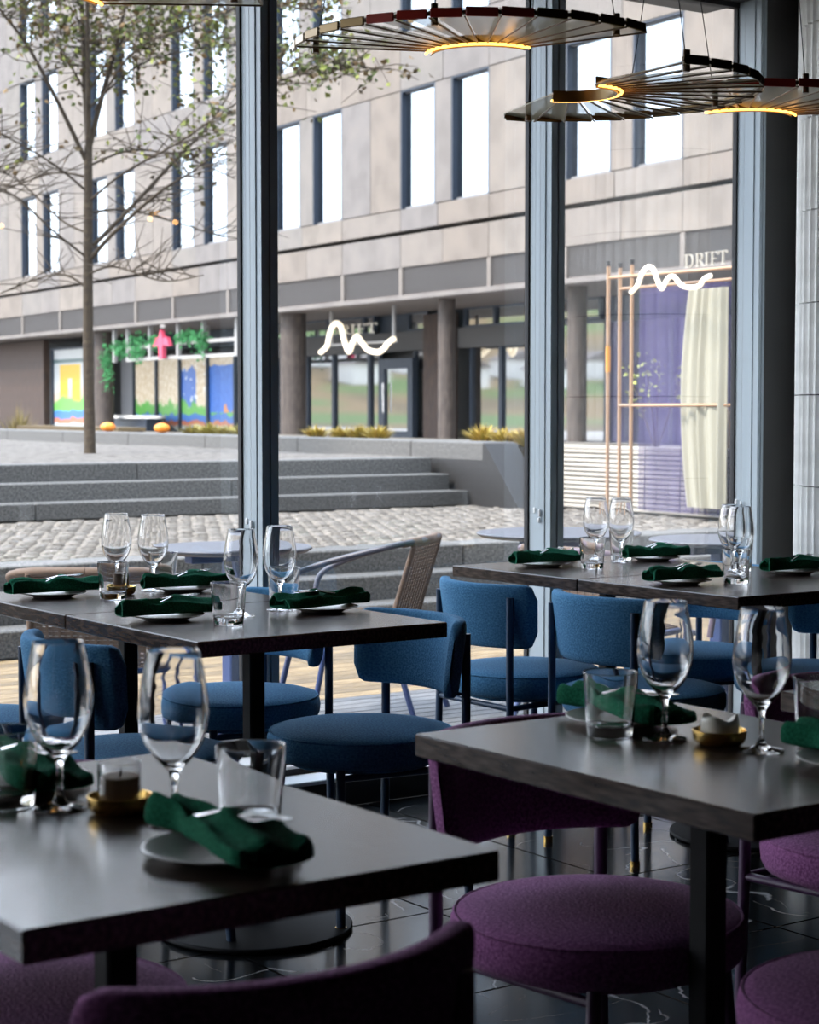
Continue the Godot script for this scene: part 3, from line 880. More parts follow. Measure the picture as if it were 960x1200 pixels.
# ------------------------------------------------------------------ things on the terrace
func build_terrace_things() -> void:
	var rng := RandomNumberGenerator.new(); rng.seed = 33
	# slatted planter
	var pt := thing("slatted_planter", "long planter clad in pale horizontal timber slats beside the copper frame", "planter", Vector3.ZERO, SITE_TURN)
	part("planter_box", boxm(Vector3(3.3, 0.5, 0.9)), M.dark_board, pt, Vector3(12.2, TERR + 0.25, 9.84))
	var sl := boxm(Vector3(3.3, 0.028, 0.03), 0.004)
	for i in 13:
		part("slat", sl, M.white_slat, pt, Vector3(12.2, TERR + 0.03 + i * 0.0385, 9.36))
	part("planter_rim", boxm(Vector3(3.34, 0.03, 0.1), 0.004), M.white_slat, pt, Vector3(12.2, TERR + 0.525, 9.39))
	# copper frame with neon wave, letters, curtain and added reflection sheet
	var fr := thing("copper_frame", "slim copper pipe frame with tall posts and double top rails", "frame", Vector3.ZERO, SITE_TURN)
	var posts := [[12.11, 8.9], [12.2, 9.08], [11.9, 8.97], [10.95, 9.2]]
	for p in posts:
		var b := MB.new()
		b.tube([Vector3(p[0], TERR, p[1]), Vector3(p[0], 2.38, p[1])], 0.015, 10)
		part("post", b.mesh(), M.copper, fr)
		var cb := MB.new()
		cb.tube([Vector3(p[0], 2.38, p[1]), Vector3(p[0], 2.42, p[1])], 0.017, 10)
		part("post_cap", cb.mesh(), M.gasket, fr)
	for q in [[12.11, 8.9, 1.66], [10.95, 9.2, 1.72], [10.95, 9.2, 1.36]]:
		var b := MB.new()
		b.tube([Vector3(q[0], q[2] - 0.1, q[1]), Vector3(q[0], q[2] + 0.1, q[1])], 0.019, 10)
		part("copper_sleeve", b.mesh(), M.copper_wrap, fr)
	for r in [[12.11, 8.9, 2.29, 10.95, 9.2, 2.31], [12.2, 9.08, 2.215, 10.95, 9.2, 2.225], [12.2, 9.08, 1.3, 11.9, 8.97, 1.3], [11.9, 8.97, 1.3, 10.95, 9.2, 1.3]]:
		var b := MB.new()
		b.tube([Vector3(r[0], r[2], r[1]), Vector3(r[3], r[5], r[4])], 0.013, 10)
		part("rail", b.mesh(), M.copper, fr)
	# neon sign on the frame
	var wave := [[11.82, 2.16], [11.74, 2.21], [11.7, 2.27], [11.66, 2.32], [11.6, 2.345], [11.54, 2.32], [11.5, 2.25], [11.44, 2.17], [11.4, 2.21], [11.35, 2.25], [11.29, 2.25], [11.23, 2.2], [11.17, 2.17], [11.07, 2.16], [10.99, 2.17], [10.95, 2.21], [10.87, 2.235]]
	neon_wave("neon_wave_sign", "glowing neon wave on the copper frame", wave, 8.9, 0.017)
	letters("DRIFT", "pale letters spelling DRIFT above the copper frame rail", Vector3(10.95, 2.305, 8.92), 0.1, 0.4)
	var wave2 := [[39.54, 2.6], [39.22, 2.75], [39.08, 3.04], [38.91, 3.21], [38.73, 3.25], [38.53, 3.15], [38.39, 2.86], [38.16, 2.58], [37.99, 2.78], [37.79, 2.92], [37.59, 2.8], [37.27, 2.6], [36.82, 2.54], [36.56, 2.61], [36.37, 2.73], [36.12, 2.81]]
	var ns := neon_wave("neon_wave_sign", "large glowing neon wave hanging under the building soffit", wave2, 20.8, 0.06)
	for s in [39.11, 36.22]:
		var b := MB.new()
		b.tube([Vector3(s, 2.76, 20.86), Vector3(s, 3.54, 20.86)], 0.045, 8)
		part("hanger", b.mesh(), M.grey_bar, ns)
	var hb := MB.new()
	hb.tube([Vector3(39.2, 2.76, 20.86), Vector3(36.1, 2.76, 20.86)], 0.025, 8)
	part("crossbar", hb.mesh(), M.grey_bar, ns)
	letters("DRIFT", "dim letters spelling DRIFT behind the large neon wave", Vector3(38.3, 2.98, 20.95), 0.22, 1.9)
	# cream curtain on the frame
	single("curtain", curtain_mesh(10.99, 11.47, 0.53, 2.17, 9.16, 5.0, 0.035, 0.006), M.cream_cloth, "cream linen curtain hanging from the copper frame", "curtain", Vector3.ZERO, SITE_TURN)
	single("reflection_sheet", curtain_mesh(10.2, 12.18, 0.47, 2.24, 9.255, 26.0, 0.022, 0.001), M.reflection_violet, "added violet sheet imitating a window reflection behind the copper frame", "curtain", Vector3.ZERO, SITE_TURN)  # added sheet: its violet pleats imitate a reflection in the window glass
	# planting: grass tufts on the bed, feathery grass and a leafy shrub in the planter
	var ti := 0
	for q in [[18.26, 0.2], [17.7, 0.2], [17.3, 0.22], [16.9, 0.22], [14.94, 0.24], [14.55, 0.22], [14.2, 0.24]]:
		var near_door := ti < 4
		grass_tuft("grass_tuft", "round tuft of golden grass in the bed %s" % ("under the large neon wave" if near_door else "beside the dark cheek wall"), site(q[0], 0.94, 9.55), q[1], q[1] * 0.95, 220, Vector3(0.42, 0.3, 0.06), rng, "golden grass tufts under the neon wave" if near_door else "golden grass tufts beside the cheek wall")
		ti += 1
	for q in [[21.6, 0.2], [21.1, 0.22], [20.6, 0.2], [20.15, 0.22]]:
		grass_tuft("low_shrub", "low yellow green shrub below the blue shop picture", site(q[0], 0.93, 9.6), q[1] * 1.2, q[1], 240, Vector3(0.3, 0.25, 0.06), rng, "low shrubs below the blue shop picture")
	grass_tuft("dry_shrub", "tall dry brown shrub before the rusty brown panel", site(28.4, 0.6, 9.7), 0.35, 0.85, 200, Vector3(0.2, 0.15, 0.05), rng, "")
	for q in [[11.7, 0.55], [11.45, 0.6], [11.2, 0.55]]:
		grass_tuft("feather_grass", "tall feathery beige grass in the slatted planter behind the violet reflection sheet", site(q[0], TERR + 0.48, 9.75), 0.14, q[1], 70, Vector3(0.5, 0.4, 0.28), rng, "feathery grasses in the slatted planter")
	shrub("leafy_shrub", "sparse shrub with yellow green leaves in the slatted planter", site(12.55, TERR + 0.48, 9.72), rng)
	# pumpkins and bench on the kerb
	for q in [[23.17, "orange pumpkin on the kerb beside the tree trunk"], [21.41, "orange pumpkin on the kerb before the shop table"]]:
		var pk := thing("pumpkin", q[1], "pumpkin", site(q[0], 0.985, 9.1), 0.0, "pumpkins on the kerb")
		var b := MB.new()
		var rows := []
		for i in 9:
			var row := PackedVector3Array()
			var a := -PI / 2 + PI * i / 8
			for j in 24:
				var t := TAU * j / 24
				var r := cos(a) * (0.095 + 0.008 * cos(t * 8))
				row.append(Vector3(cos(t) * r, 0.062 + sin(a) * 0.06, sin(t) * r))
			rows.append(row)
		b.grid(rows, false, true)
		part("flesh", b.mesh(), M.orange, pk)
		var sb := MB.new()
		sb.tube([Vector3(0, 0.11, 0), Vector3(0.005, 0.14, 0), Vector3(0.02, 0.155, 0)], [0.012, 0.009, 0.007], 6)
		part("stalk", sb.mesh(), M.bark, pk)
	var bn := thing("slat_bench", "low timber slat bench behind the kerb beside the tree", "bench", Vector3.ZERO, SITE_TURN)
	part("bench_rail", boxm(Vector3(4.1, 0.05, 0.06)), M.rust_brown, bn, Vector3(25.6, 0.96, 9.7))
	var bs := boxm(Vector3(0.05, 0.06, 0.4), 0.004)
	for i in 38:
		part("slat", bs, M.deck_wood_1, bn, Vector3(23.62 + i * 0.107, 1.005, 9.6))
	for s in [23.8, 27.4]:
		part("bench_leg", boxm(Vector3(0.1, 0.38, 0.3)), M.rust_brown, bn, Vector3(s, 0.78, 9.7))
	# white shop table inside the far shop, pipe racks with garlands and the pink star
	var tb := thing("oval_table", "dark table with a white oval top before the shop pictures", "table", Vector3.ZERO, SITE_TURN)
	var ob := MB.new()
	var prof := [[0, 1.02], [1.0, 1.02], [1.0, 1.02], [1.0, 1.1], [1.0, 1.1], [0, 1.1]]
	var rows2 := []
	for p in prof:
		var row := PackedVector3Array()
		for k in 32:
			row.append(Vector3(p[0] * 1.7 * cos(TAU * k / 32), p[1], p[0] * 0.5 * sin(TAU * k / 32)))
		rows2.append(row)
	ob.grid(rows2, false, true)
	part("table_top", ob.mesh(), M.house_white, tb, Vector3(52.6, 0, 21.6))
	part("table_body", boxm(Vector3(2.6, 0.45, 0.6), 0.02), M.frame_navy, tb, Vector3(52.6, 0.8, 21.6))
	var rk := thing("pipe_rack", "grey pipe rack hanging over the left shop windows", "rack", Vector3.ZERO, SITE_TURN)
	for s in [43.0, 45.0, 46.6, 48.5, 50.1, 51.1]:
		part("upright", boxm(Vector3(0.13, 0.95, 0.1)), M.grey_bar, rk, Vector3(s, 3.08, 20.3))
	for q in [[43.0, 46.6, 2.64], [43.0, 46.6, 3.02], [46.6, 50.2, 2.66], [48.5, 50.2, 2.98]]:
		part("crossbar", boxm(Vector3(q[1] - q[0], 0.09, 0.08)), M.grey_bar, rk, Vector3((q[0] + q[1]) / 2, q[2], 20.3))
	for s in [44.2, 45.6, 47.4]:
		part("upright", boxm(Vector3(0.09, 0.5, 0.08)), M.grey_bar, rk, Vector3(s, 3.3, 21.5))
	var gi := 0
	for q in [[50.5, 3.0, 0.5, 0.22], [49.2, 2.95, 0.6, 0.45], [51.5, 2.55, 0.28, 0.75], [47.9, 3.1, 0.4, 0.2], [45.8, 3.14, 0.7, 0.2], [44.9, 3.0, 0.3, 0.35]]:
		var b := MB.new()
		for i in 260:
			var p := Vector3(rng.randfn(0, 0.4) * q[2], rng.randfn(0, 0.4) * q[3], rng.randfn(0, 0.08))
			var d := Vector3(rng.randf_range(-1, 1), rng.randf_range(-1, 1), rng.randf_range(-1, 1)).normalized() * 0.1
			var n := d.cross(Vector3(0.3, 0.5, 1)).normalized() * 0.035
			b.face([p, p + d * 0.5 + n, p + d, p + d * 0.5 - n])
		var o := single("garland", b.mesh(), M.garland, "green garland tied to the grey pipe rack", "garland", site(q[0], q[1], 20.2), SITE_TURN, "green garlands on the pipe rack")
		gi += 1
	var star := MB.new()
	var poly := []
	for q in [[0.0, 0.42], [0.14, 0.16], [0.5, 0.14], [0.62, -0.06], [0.24, -0.04], [0.14, -0.46], [-0.14, -0.46], [-0.24, -0.04], [-0.62, -0.06], [-0.5, 0.14], [-0.14, 0.16]]:
		poly.append(q)
	# split into convex pieces: upright bar and crossbar lobes
	star.prism([[-0.14, -0.46], [0.14, -0.46], [0.16, 0.2], [0.0, 0.45], [-0.16, 0.2]], -0.06, 0.06)
	star.prism([[-0.66, -0.08], [-0.14, -0.05], [-0.1, 0.18], [-0.46, 0.2]], -0.05, 0.05)
	star.prism([[0.14, -0.05], [0.66, -0.08], [0.46, 0.2], [0.1, 0.18]], -0.05, 0.05)
	var ps := thing("bow_ornament", "bright pink bow ornament on the grey pipe rack", "ornament", site(47.35, 3.02, 20.15), SITE_TURN)
	part("bow", star.mesh(), M.pink, ps).scale = Vector3(0.85, 0.85, 1.0)
	part("white_tip", boxm(Vector3(0.3, 0.14, 0.06), 0.02), M.house_white, ps, Vector3(0, 0.5, 0.02))

func neon_wave(n: String, label: String, pts: Array, d: float, r: float) -> Node3D:
	var t := thing(n, label, "neon sign", Vector3.ZERO, SITE_TURN)
	var cv := Curve3D.new()
	for i in pts.size():
		var p := Vector3(pts[i][0], pts[i][1], d)
		var a := Vector3(pts[maxi(0, i - 1)][0], pts[maxi(0, i - 1)][1], d)
		var c := Vector3(pts[mini(pts.size() - 1, i + 1)][0], pts[mini(pts.size() - 1, i + 1)][1], d)
		cv.add_point(p, (a - c) / 6.0, (c - a) / 6.0)
	cv.bake_interval = r * 1.2
	var b := MB.new()
	b.tube(Array(cv.get_baked_points()), r, 10)
	part("neon_tube", b.mesh(), M.neon, t)
	return t

func letters(txt: String, label: String, at: Vector3, h: float, w: float) -> void:
	var f := SystemFont.new()
	f.font_names = PackedStringArray(["Droid Serif"])
	var tm := TextMesh.new()
	tm.text = txt
	tm.font = f
	tm.font_size = 64
	tm.pixel_size = h / 46.0
	tm.depth = h * 0.12
	var o := single("sign_letters", tm, M.sign_metal, label, "sign", site(at.x, at.y + h / 2, at.z), SITE_TURN + PI)
	o.scale = Vector3(w / (h * 3.3), 1, 1)

func curtain_mesh(s0: float, s1: float, y0: float, y1: float, d: float, folds: float, amp: float, thick: float) -> ArrayMesh:
	var b := MB.new()
	var nu := int(folds * 10) + 1
	var nv := 12
	for side in [1.0, -1.0]:
		var rows := []
		for j in nv + 1:
			var v := float(j) / nv
			var row := PackedVector3Array()
			for i in nu:
				var u := float(i) / (nu - 1)
				var ph := u * folds * TAU + 0.5 * sin(u * 7.0 + v * 1.4)
				var a := amp * (0.55 + 0.45 * (1.0 - v)) * (0.7 + 0.3 * sin(u * 13.0))
				var wd := 1.0 if thick < 0.002 else 0.84 + 0.3 * sin(PI * (0.12 + 0.8 * (1.0 - v)))
				row.append(Vector3(s0 + (s1 - s0) * u * wd + 0.012 * sin(ph * 0.5 + v * 2.0) * (1.0 - v), lerpf(y0, y1, v), d + a * sin(ph) + side * thick * 0.5))
			if side > 0: row.reverse()
			rows.append(row)
		b.grid(rows)
		if thick < 0.002: break
	return b.mesh()

func grass_tuft(n: String, label: String, at: Vector3, rad: float, h: float, cnt: int, c: Vector3, rng: RandomNumberGenerator, group: String) -> void:
	var b := MB.new()
	b.use_col = true
	for i in cnt:
		var a := rng.randf() * TAU
		var lean := sqrt(rng.randf())
		var dir := Vector3(cos(a), 0, sin(a))
		var hh := h * rng.randf_range(0.6, 1.05) * (1.0 - 0.35 * lean)
		var p0 := dir * rad * 0.25 * lean
		var p2 := dir * rad * lean * 1.15 + Vector3(0, hh, 0)
		var p1 := p0.lerp(p2, 0.5) + Vector3(0, hh * 0.18, 0)
		var w := dir.cross(Vector3.UP) * rng.randf_range(0.004, 0.008)
		var t := rng.randf_range(0.5, 1.35)
		b.col = Color(c.x * t, c.y * t * rng.randf_range(0.9, 1.15), c.z * t)
		b.face([p0 - w, p0 + w, p1 + w, p1 - w])
		b.face([p1 - w, p1 + w, p2])
	var o := thing(n, label, "plant", at, 0.0, group)
	var q := part("blades", b.mesh(), M.grass, o)
	q.set_meta("kind", "stuff")

func shrub(n: String, label: String, at: Vector3, rng: RandomNumberGenerator) -> void:
	var o := thing(n, label, "plant", at)
	var lf := MB.new()
	lf.use_col = true
	for i in 6:
		var a := rng.randf() * TAU
		var tip := Vector3(cos(a) * 0.3, rng.randf_range(0.45, 0.85), sin(a) * 0.3)
		var mid := tip * 0.5 + Vector3(0, 0.08, 0)
		var b := MB.new()
		b.tube([Vector3.ZERO, mid, tip], [0.008, 0.006, 0.003], 5)
		part("stem", b.mesh(), M.bark, o)
		for k in 16:
			var p := mid.lerp(tip, rng.randf()) + Vector3(rng.randf_range(-0.06, 0.06), rng.randf_range(-0.05, 0.05), rng.randf_range(-0.06, 0.06))
			leaf(lf, p, rng.randf_range(0.035, 0.06), Vector3(0.34, 0.38, 0.07) * rng.randf_range(0.5, 1.2), rng)
	var q := part("leaves", lf.mesh(), M.leaf, o)
	q.set_meta("kind", "stuff")

func leaf(b: MB, p: Vector3, s: float, c: Vector3, rng: RandomNumberGenerator) -> void:
	var d := Vector3(rng.randf_range(-1, 1), rng.randf_range(-1, 0.6), rng.randf_range(-1, 1)).normalized()
	var n := d.cross(Vector3(rng.randf_range(-1, 1), rng.randf_range(-1, 1), rng.randf_range(-1, 1))).normalized()
	var up := d.cross(n) * s * 0.12
	b.col = Color(c.x, c.y, c.z)
	var m := p + d * s * 0.5
	b.face([p, m + n * s * 0.36 + up, p + d * s])
	b.face([p, p + d * s, m - n * s * 0.36 + up])

# ------------------------------------------------------------------ tree
func build_tree() -> void:
	var rng := RandomNumberGenerator.new(); rng.seed = 77
	var base := Vector3(8.32, 0.8, -17.28)
	var t := thing("young_tree", "young slender tree with thin branches and few autumn leaves on the gravel", "tree", base)
	var tw := MB.new()      # fine twigs
	var lf := MB.new(); lf.use_col = true
	# camera-plane like axes at the tree: r = across, u = up
	var rt := Vector3(0.817, 0, 0.576); var fw := Vector3(0.576, 0, -0.817)
	var P := func(x: float, y: float, d := 0.0) -> Vector3: return rt * x + Vector3(0, y, 0) + fw * d
	var tr := MB.new()
	tr.tube([P.call(0, 0), P.call(0.0, 0.06), P.call(-0.01, 1.1), P.call(0.0, 2.15), P.call(0.01, 3.05)], [0.075, 0.058, 0.052, 0.046, 0.04], 12)
	part("trunk", tr.mesh(), M.bark, t)
	var limbs := [
		[[0.01, 3.0, 0], [-0.03, 3.7, 0.05], [-0.06, 4.5, 0.1], [-0.14, 5.6, 0.1], [-0.2, 7.0, 0.2]],
		[[0.01, 3.0, 0], [0.03, 3.6, -0.1], [0.04, 4.5, -0.15], [0.08, 5.6, -0.2], [0.1, 6.8, -0.3]],
		[[0.01, 3.0, 0], [0.12, 3.5, 0.1], [0.25, 4.1, 0.3], [0.36, 4.7, 0.4], [0.5, 5.8, 0.5]],
		[[-0.01, 2.9, 0], [-0.25, 3.45, -0.2], [-0.5, 3.95, -0.4], [-0.72, 4.25, -0.5], [-0.95, 4.6, -0.5], [-1.4, 5.5, -0.7]],
		[[0.02, 2.05, 0], [0.35, 2.4, 0.1], [0.8, 2.9, 0.2], [1.15, 3.3, 0.35], [1.42, 3.75, 0.4], [1.6, 4.3, 0.4]],
		[[0.02, 1.95, 0], [0.3, 2.2, -0.2], [0.75, 2.55, -0.4], [1.1, 2.75, -0.5], [1.5, 3.0, -0.8]],
		[[0.0, 2.2, 0], [-0.3, 2.35, 0.2], [-0.75, 2.75, 0.4], [-1.2, 3.0, 0.6]],
		[[0.0, 1.95, 0], [-0.3, 2.2, -0.2], [-0.7, 2.55, -0.4], [-1.1, 2.5, -0.5]],
		[[0.0, 2.5, 0], [0.4, 2.75, -0.3], [1.0, 3.0, -0.7], [1.7, 3.35, -1.2], [2.3, 3.5, -1.6], [3.0, 3.45, -2.0]],
		[[0.08, 3.4, 0], [0.5, 3.9, -0.3], [1.1, 4.1, -0.6], [1.7, 4.2, -1.0], [2.4, 4.05, -1.5]],
		[[0.0, 3.4, 0], [0.45, 3.9, 0.4], [0.9, 4.1, 0.7], [1.4, 4.2, 0.9]],
		[[-0.03, 3.6, 0], [-0.4, 4.2, 0.3], [-0.8, 4.6, 0.6]],
		[[0.03, 3.6, 0], [0.5, 4.35, 0.2], [0.95, 4.7, 0.3], [1.4, 4.95, 0.4]],
		[[0.0, 1.65, 0], [-0.25, 1.8, 0.1], [-0.6, 1.75, 0.2], [-1.0, 1.6, 0.3]],
		[[0.0, 2.75, 0], [-0.35, 2.8, 0.1], [-0.8, 2.7, 0.3], [-1.1, 2.75, 0.4]],
		[[0.0, 2.6, 0], [-0.3, 2.85, -0.2], [-0.75, 3.1, -0.4], [-1.15, 3.2, -0.5]],
		[[0.0, 2.4, 0], [0.35, 2.45, 0.2], [0.8, 2.35, 0.4], [1.3, 2.2, 0.5]],
		[[0.0, 2.85, 0], [0.4, 3.05, 0.3], [0.9, 3.0, 0.5], [1.4, 2.8, 0.6]],
		[[0.0, 1.8, 0], [0.3, 1.85, -0.3], [0.8, 1.7, -0.5], [1.2, 1.75, -0.6]],
	]
	var li := 0
	for L in limbs:
		var cv := Curve3D.new()
		for i in L.size():
			var a: Array = L[maxi(0, i - 1)]; var c: Array = L[mini(L.size() - 1, i + 1)]
			var tg: Vector3 = (P.call(c[0], c[1], c[2]) - P.call(a[0], a[1], a[2])) / 6.0
			cv.add_point(P.call(L[i][0], L[i][1], L[i][2]), -tg, tg)
		cv.bake_interval = 0.09
		var pts := Array(cv.get_baked_points())
		var r0: float = 0.03 if li < 3 else (0.024 if li < 6 else 0.013)
		var rad := []
		for i in pts.size(): rad.append(lerpf(r0, 0.005, float(i) / (pts.size() - 1)))
		var b := MB.new()
		b.tube(pts, rad, 7)
		part("branch", b.mesh(), M.bark, t)
		# twigs with leaves
		var leafy := 1.0
		if li in [6, 7] or li > 12: leafy = 0.2
		if li in [4, 5]: leafy = 0.55
		for k in int(pts.size() * 1.15):
			var f := rng.randf_range(0.22, 1.0)
			var p: Vector3 = pts[int(f * (pts.size() - 1))]
			var dir: Vector3 = (rt * rng.randfn(0.25, 1.0) + Vector3(0, rng.randf_range(-0.2, 0.8), 0) + fw * rng.randfn(0, 0.8)).normalized()
			var ln := rng.randf_range(0.25, 0.75)
			var q := p + dir * ln * 0.55 + Vector3(0, rng.randf_range(-0.04, 0.06), 0)
			var e := p + dir * ln + Vector3(0, rng.randf_range(-0.1, 0.12), 0)
			tw.tube([p, q, e], [0.006, 0.0045, 0.0025], 4, false)
			var cnt := 0
			var hgt := e.y
			if hgt > 2.9: cnt = int(rng.randf_range(3, 13) * leafy)
			elif rng.randf() < 0.4: cnt = int(rng.randf_range(1, 5) * leafy)
			for i in cnt:
				var w := rng.randf_range(0.35, 1.05)
				var c3: Vector3 = [Vector3(0.07, 0.095, 0.02), Vector3(0.11, 0.125, 0.025), Vector3(0.14, 0.085, 0.03), Vector3(0.075, 0.05, 0.02), Vector3(0.17, 0.19, 0.03)][rng.randi() % 5]
				leaf(lf, p.lerp(e, w) + Vector3(rng.randfn(0, 0.045), rng.randfn(0, 0.045), rng.randfn(0, 0.045)), rng.randf_range(0.045, 0.085), c3 * rng.randf_range(0.6, 1.2), rng)
		li += 1
	# denser leaf clusters high up, on their own short twigs
	for q in [[0.75, 4.3, 0.0, 0.42, 0.3, 330], [1.25, 4.2, 0.1, 0.32, 0.35, 240], [0.3, 4.75, 0, 0.4, 0.25, 180], [-0.5, 4.75, -0.3, 0.42, 0.25, 170], [2.35, 3.62, -1.6, 0.5, 0.2, 200], [2.0, 4.55, -1.2, 0.3, 0.2, 70], [1.1, 4.75, 0.3, 0.5, 0.2, 170]]:
		for i in int(q[5] * 1.15):
			var p: Vector3 = P.call(q[0] + rng.randfn(0, 0.5) * q[3], q[1] + rng.randfn(0, 0.5) * q[4], q[2] + rng.randfn(0, 0.3))
			var c3: Vector3 = [Vector3(0.07, 0.1, 0.02), Vector3(0.11, 0.13, 0.025), Vector3(0.13, 0.08, 0.03), Vector3(0.06, 0.05, 0.02), Vector3(0.16, 0.19, 0.03)][rng.randi() % 5]
			leaf(lf, p, rng.randf_range(0.045, 0.085), c3 * rng.randf_range(0.6, 1.2), rng)
			if i % 9 == 0:
				tw.tube([p, p + Vector3(rng.randfn(0, 0.12), rng.randfn(0, 0.1), rng.randfn(0, 0.12))], [0.004, 0.0025], 4, false)
	var a := part("twigs", tw.mesh(), M.bark, t)
	a.set_meta("kind", "stuff")
	var b2 := part("leaves", lf.mesh(), M.leaf, t)
	b2.set_meta("kind", "stuff")

# ------------------------------------------------------------------ the hillside that the shop windows mirror
func build_hillside() -> void:
	var nz := FastNoiseLite.new(); nz.seed = 5; nz.frequency = 0.008; nz.fractal_octaves = 4
	var n2 := FastNoiseLite.new(); n2.seed = 6; n2.frequency = 0.02
	var b := MB.new()
	b.use_col = true
	var rows := []
	var cols := []
	var hgt := func(x: float, z: float) -> float:
		var d := clampf((-z - 150.0) / 170.0, 0.0, 1.0)
		return -1.0 + d * d * (26.0 + 12.0 * nz.get_noise_2d(x, z)) + 0.6 * n2.get_noise_2d(x, z) * d
	for j in 26:
		var row := PackedVector3Array()
		for i in 90:
			var x := -330.0 + i * 5.5
			var z := -130.0 - j * 8.0
			row.append(Vector3(x, hgt.call(x, z), z))
			var v := n2.get_noise_2d(x * 0.6, z * 1.2)
			var c := Color(0.06, 0.1, 0.025)
			if v > 0.0: c = Color(0.085, 0.062, 0.03)
			elif v > -0.16: c = Color(0.13, 0.088, 0.042)
			if z > -150: c = Color(0.14, 0.135, 0.13)
			cols.append(c)
		rows.append(row)
	rows.reverse()
	b.grid(rows)
	for j in 26:
		for i in 90: b.C[(25 - j) * 90 + i] = cols[j * 90 + i]
	var h := part("hillside", b.mesh(), M.hill, self)
	tag(h, "distant green and brown hillside mirrored in the shop windows", "", "", "structure")
	var rng := RandomNumberGenerator.new(); rng.seed = 21
	var hm := MB.new()
	hm.box(Vector3(0, 1.5, 0), Vector3(7, 3.0, 5), 0.05)
	var wall := hm.mesh()
	var rm := MB.new()
	rm.prism([[-3.8, 0], [3.8, 0], [0, 1.4]], -2.9, 2.9)
	var roof := rm.mesh()
	for i in 46:
		var x := -250.0 + (i % 23) * 14.5 + rng.randf() * 2.0
		var z := -228.0 - (i / 23) * 14.0 - rng.randf() * 6.0
		var o := thing("hillside_house", "small white house on the distant hillside", "house", Vector3(x, hgt.call(x, z) - 0.5, z), rng.randf_range(-0.5, 0.5), "white houses on the distant hillside")
		part("house_walls", wall, M.house_white, o)
		part("house_roof", roof, M.house_roof, o, Vector3(0, 3.0, 0))

# ------------------------------------------------------------------ tables
const TOP := 0.76
func build_tables() -> void:
	# x0, x1, z near, z far, label
	var list := [
		[2.012, 2.688, -3.652, -4.324, "dark wood table of the window pair beside the rattan armchair, end away from the window"],
		[2.012, 2.688, -4.328, -4.985, "dark wood table of the window pair beside the rattan armchair, end at the window"],
		[3.69, 4.48, -3.69, -4.36, "dark wood table of the pair beside the fluted column, end away from the window"],
		[3.69, 4.48, -4.364, -4.99, "dark wood table of the pair beside the fluted column, end at the window"],
		[1.715, 2.271, -1.683, -2.418, "dark wood table with the melted white candle in a brass bowl"],
		[0.749, 1.337, -1.714, -2.5, "dark wood table with the tan candle in a glass cup"],
		[2.513, 3.09, -1.68, -2.407, "dark wood table behind the melted candle table, nothing on it"],
	]
	for q in list:
		var w: float = q[1] - q[0]; var d: float = q[2] - q[3]
		var t := thing("dining_table", q[4], "table", Vector3((q[0] + q[1]) / 2, 0, (q[2] + q[3]) / 2))
		part("table_top", boxm(Vector3(w, 0.036, d), 0.0025), M.dark_oak, t, Vector3(0, TOP - 0.018, 0))
		part("column", boxm(Vector3(0.042, TOP - 0.036 - 0.02, 0.042), 0.004), M.black_steel, t, Vector3(0, (TOP - 0.036 + 0.014) / 2, 0))
		part("top_plate", boxm(Vector3(0.3, 0.008, 0.3), 0.002), M.black_steel, t, Vector3(0, TOP - 0.041, 0))
		var b := MB.new()
		b.lathe([[0, 0.001], [0.235, 0.001], [0.24, 0.004], [0.24, 0.01], [0.236, 0.014], [0.06, 0.022], [0.045, 0.03], [0, 0.03]], 48)
		part("base_disc", b.mesh(), M.black_steel, t)

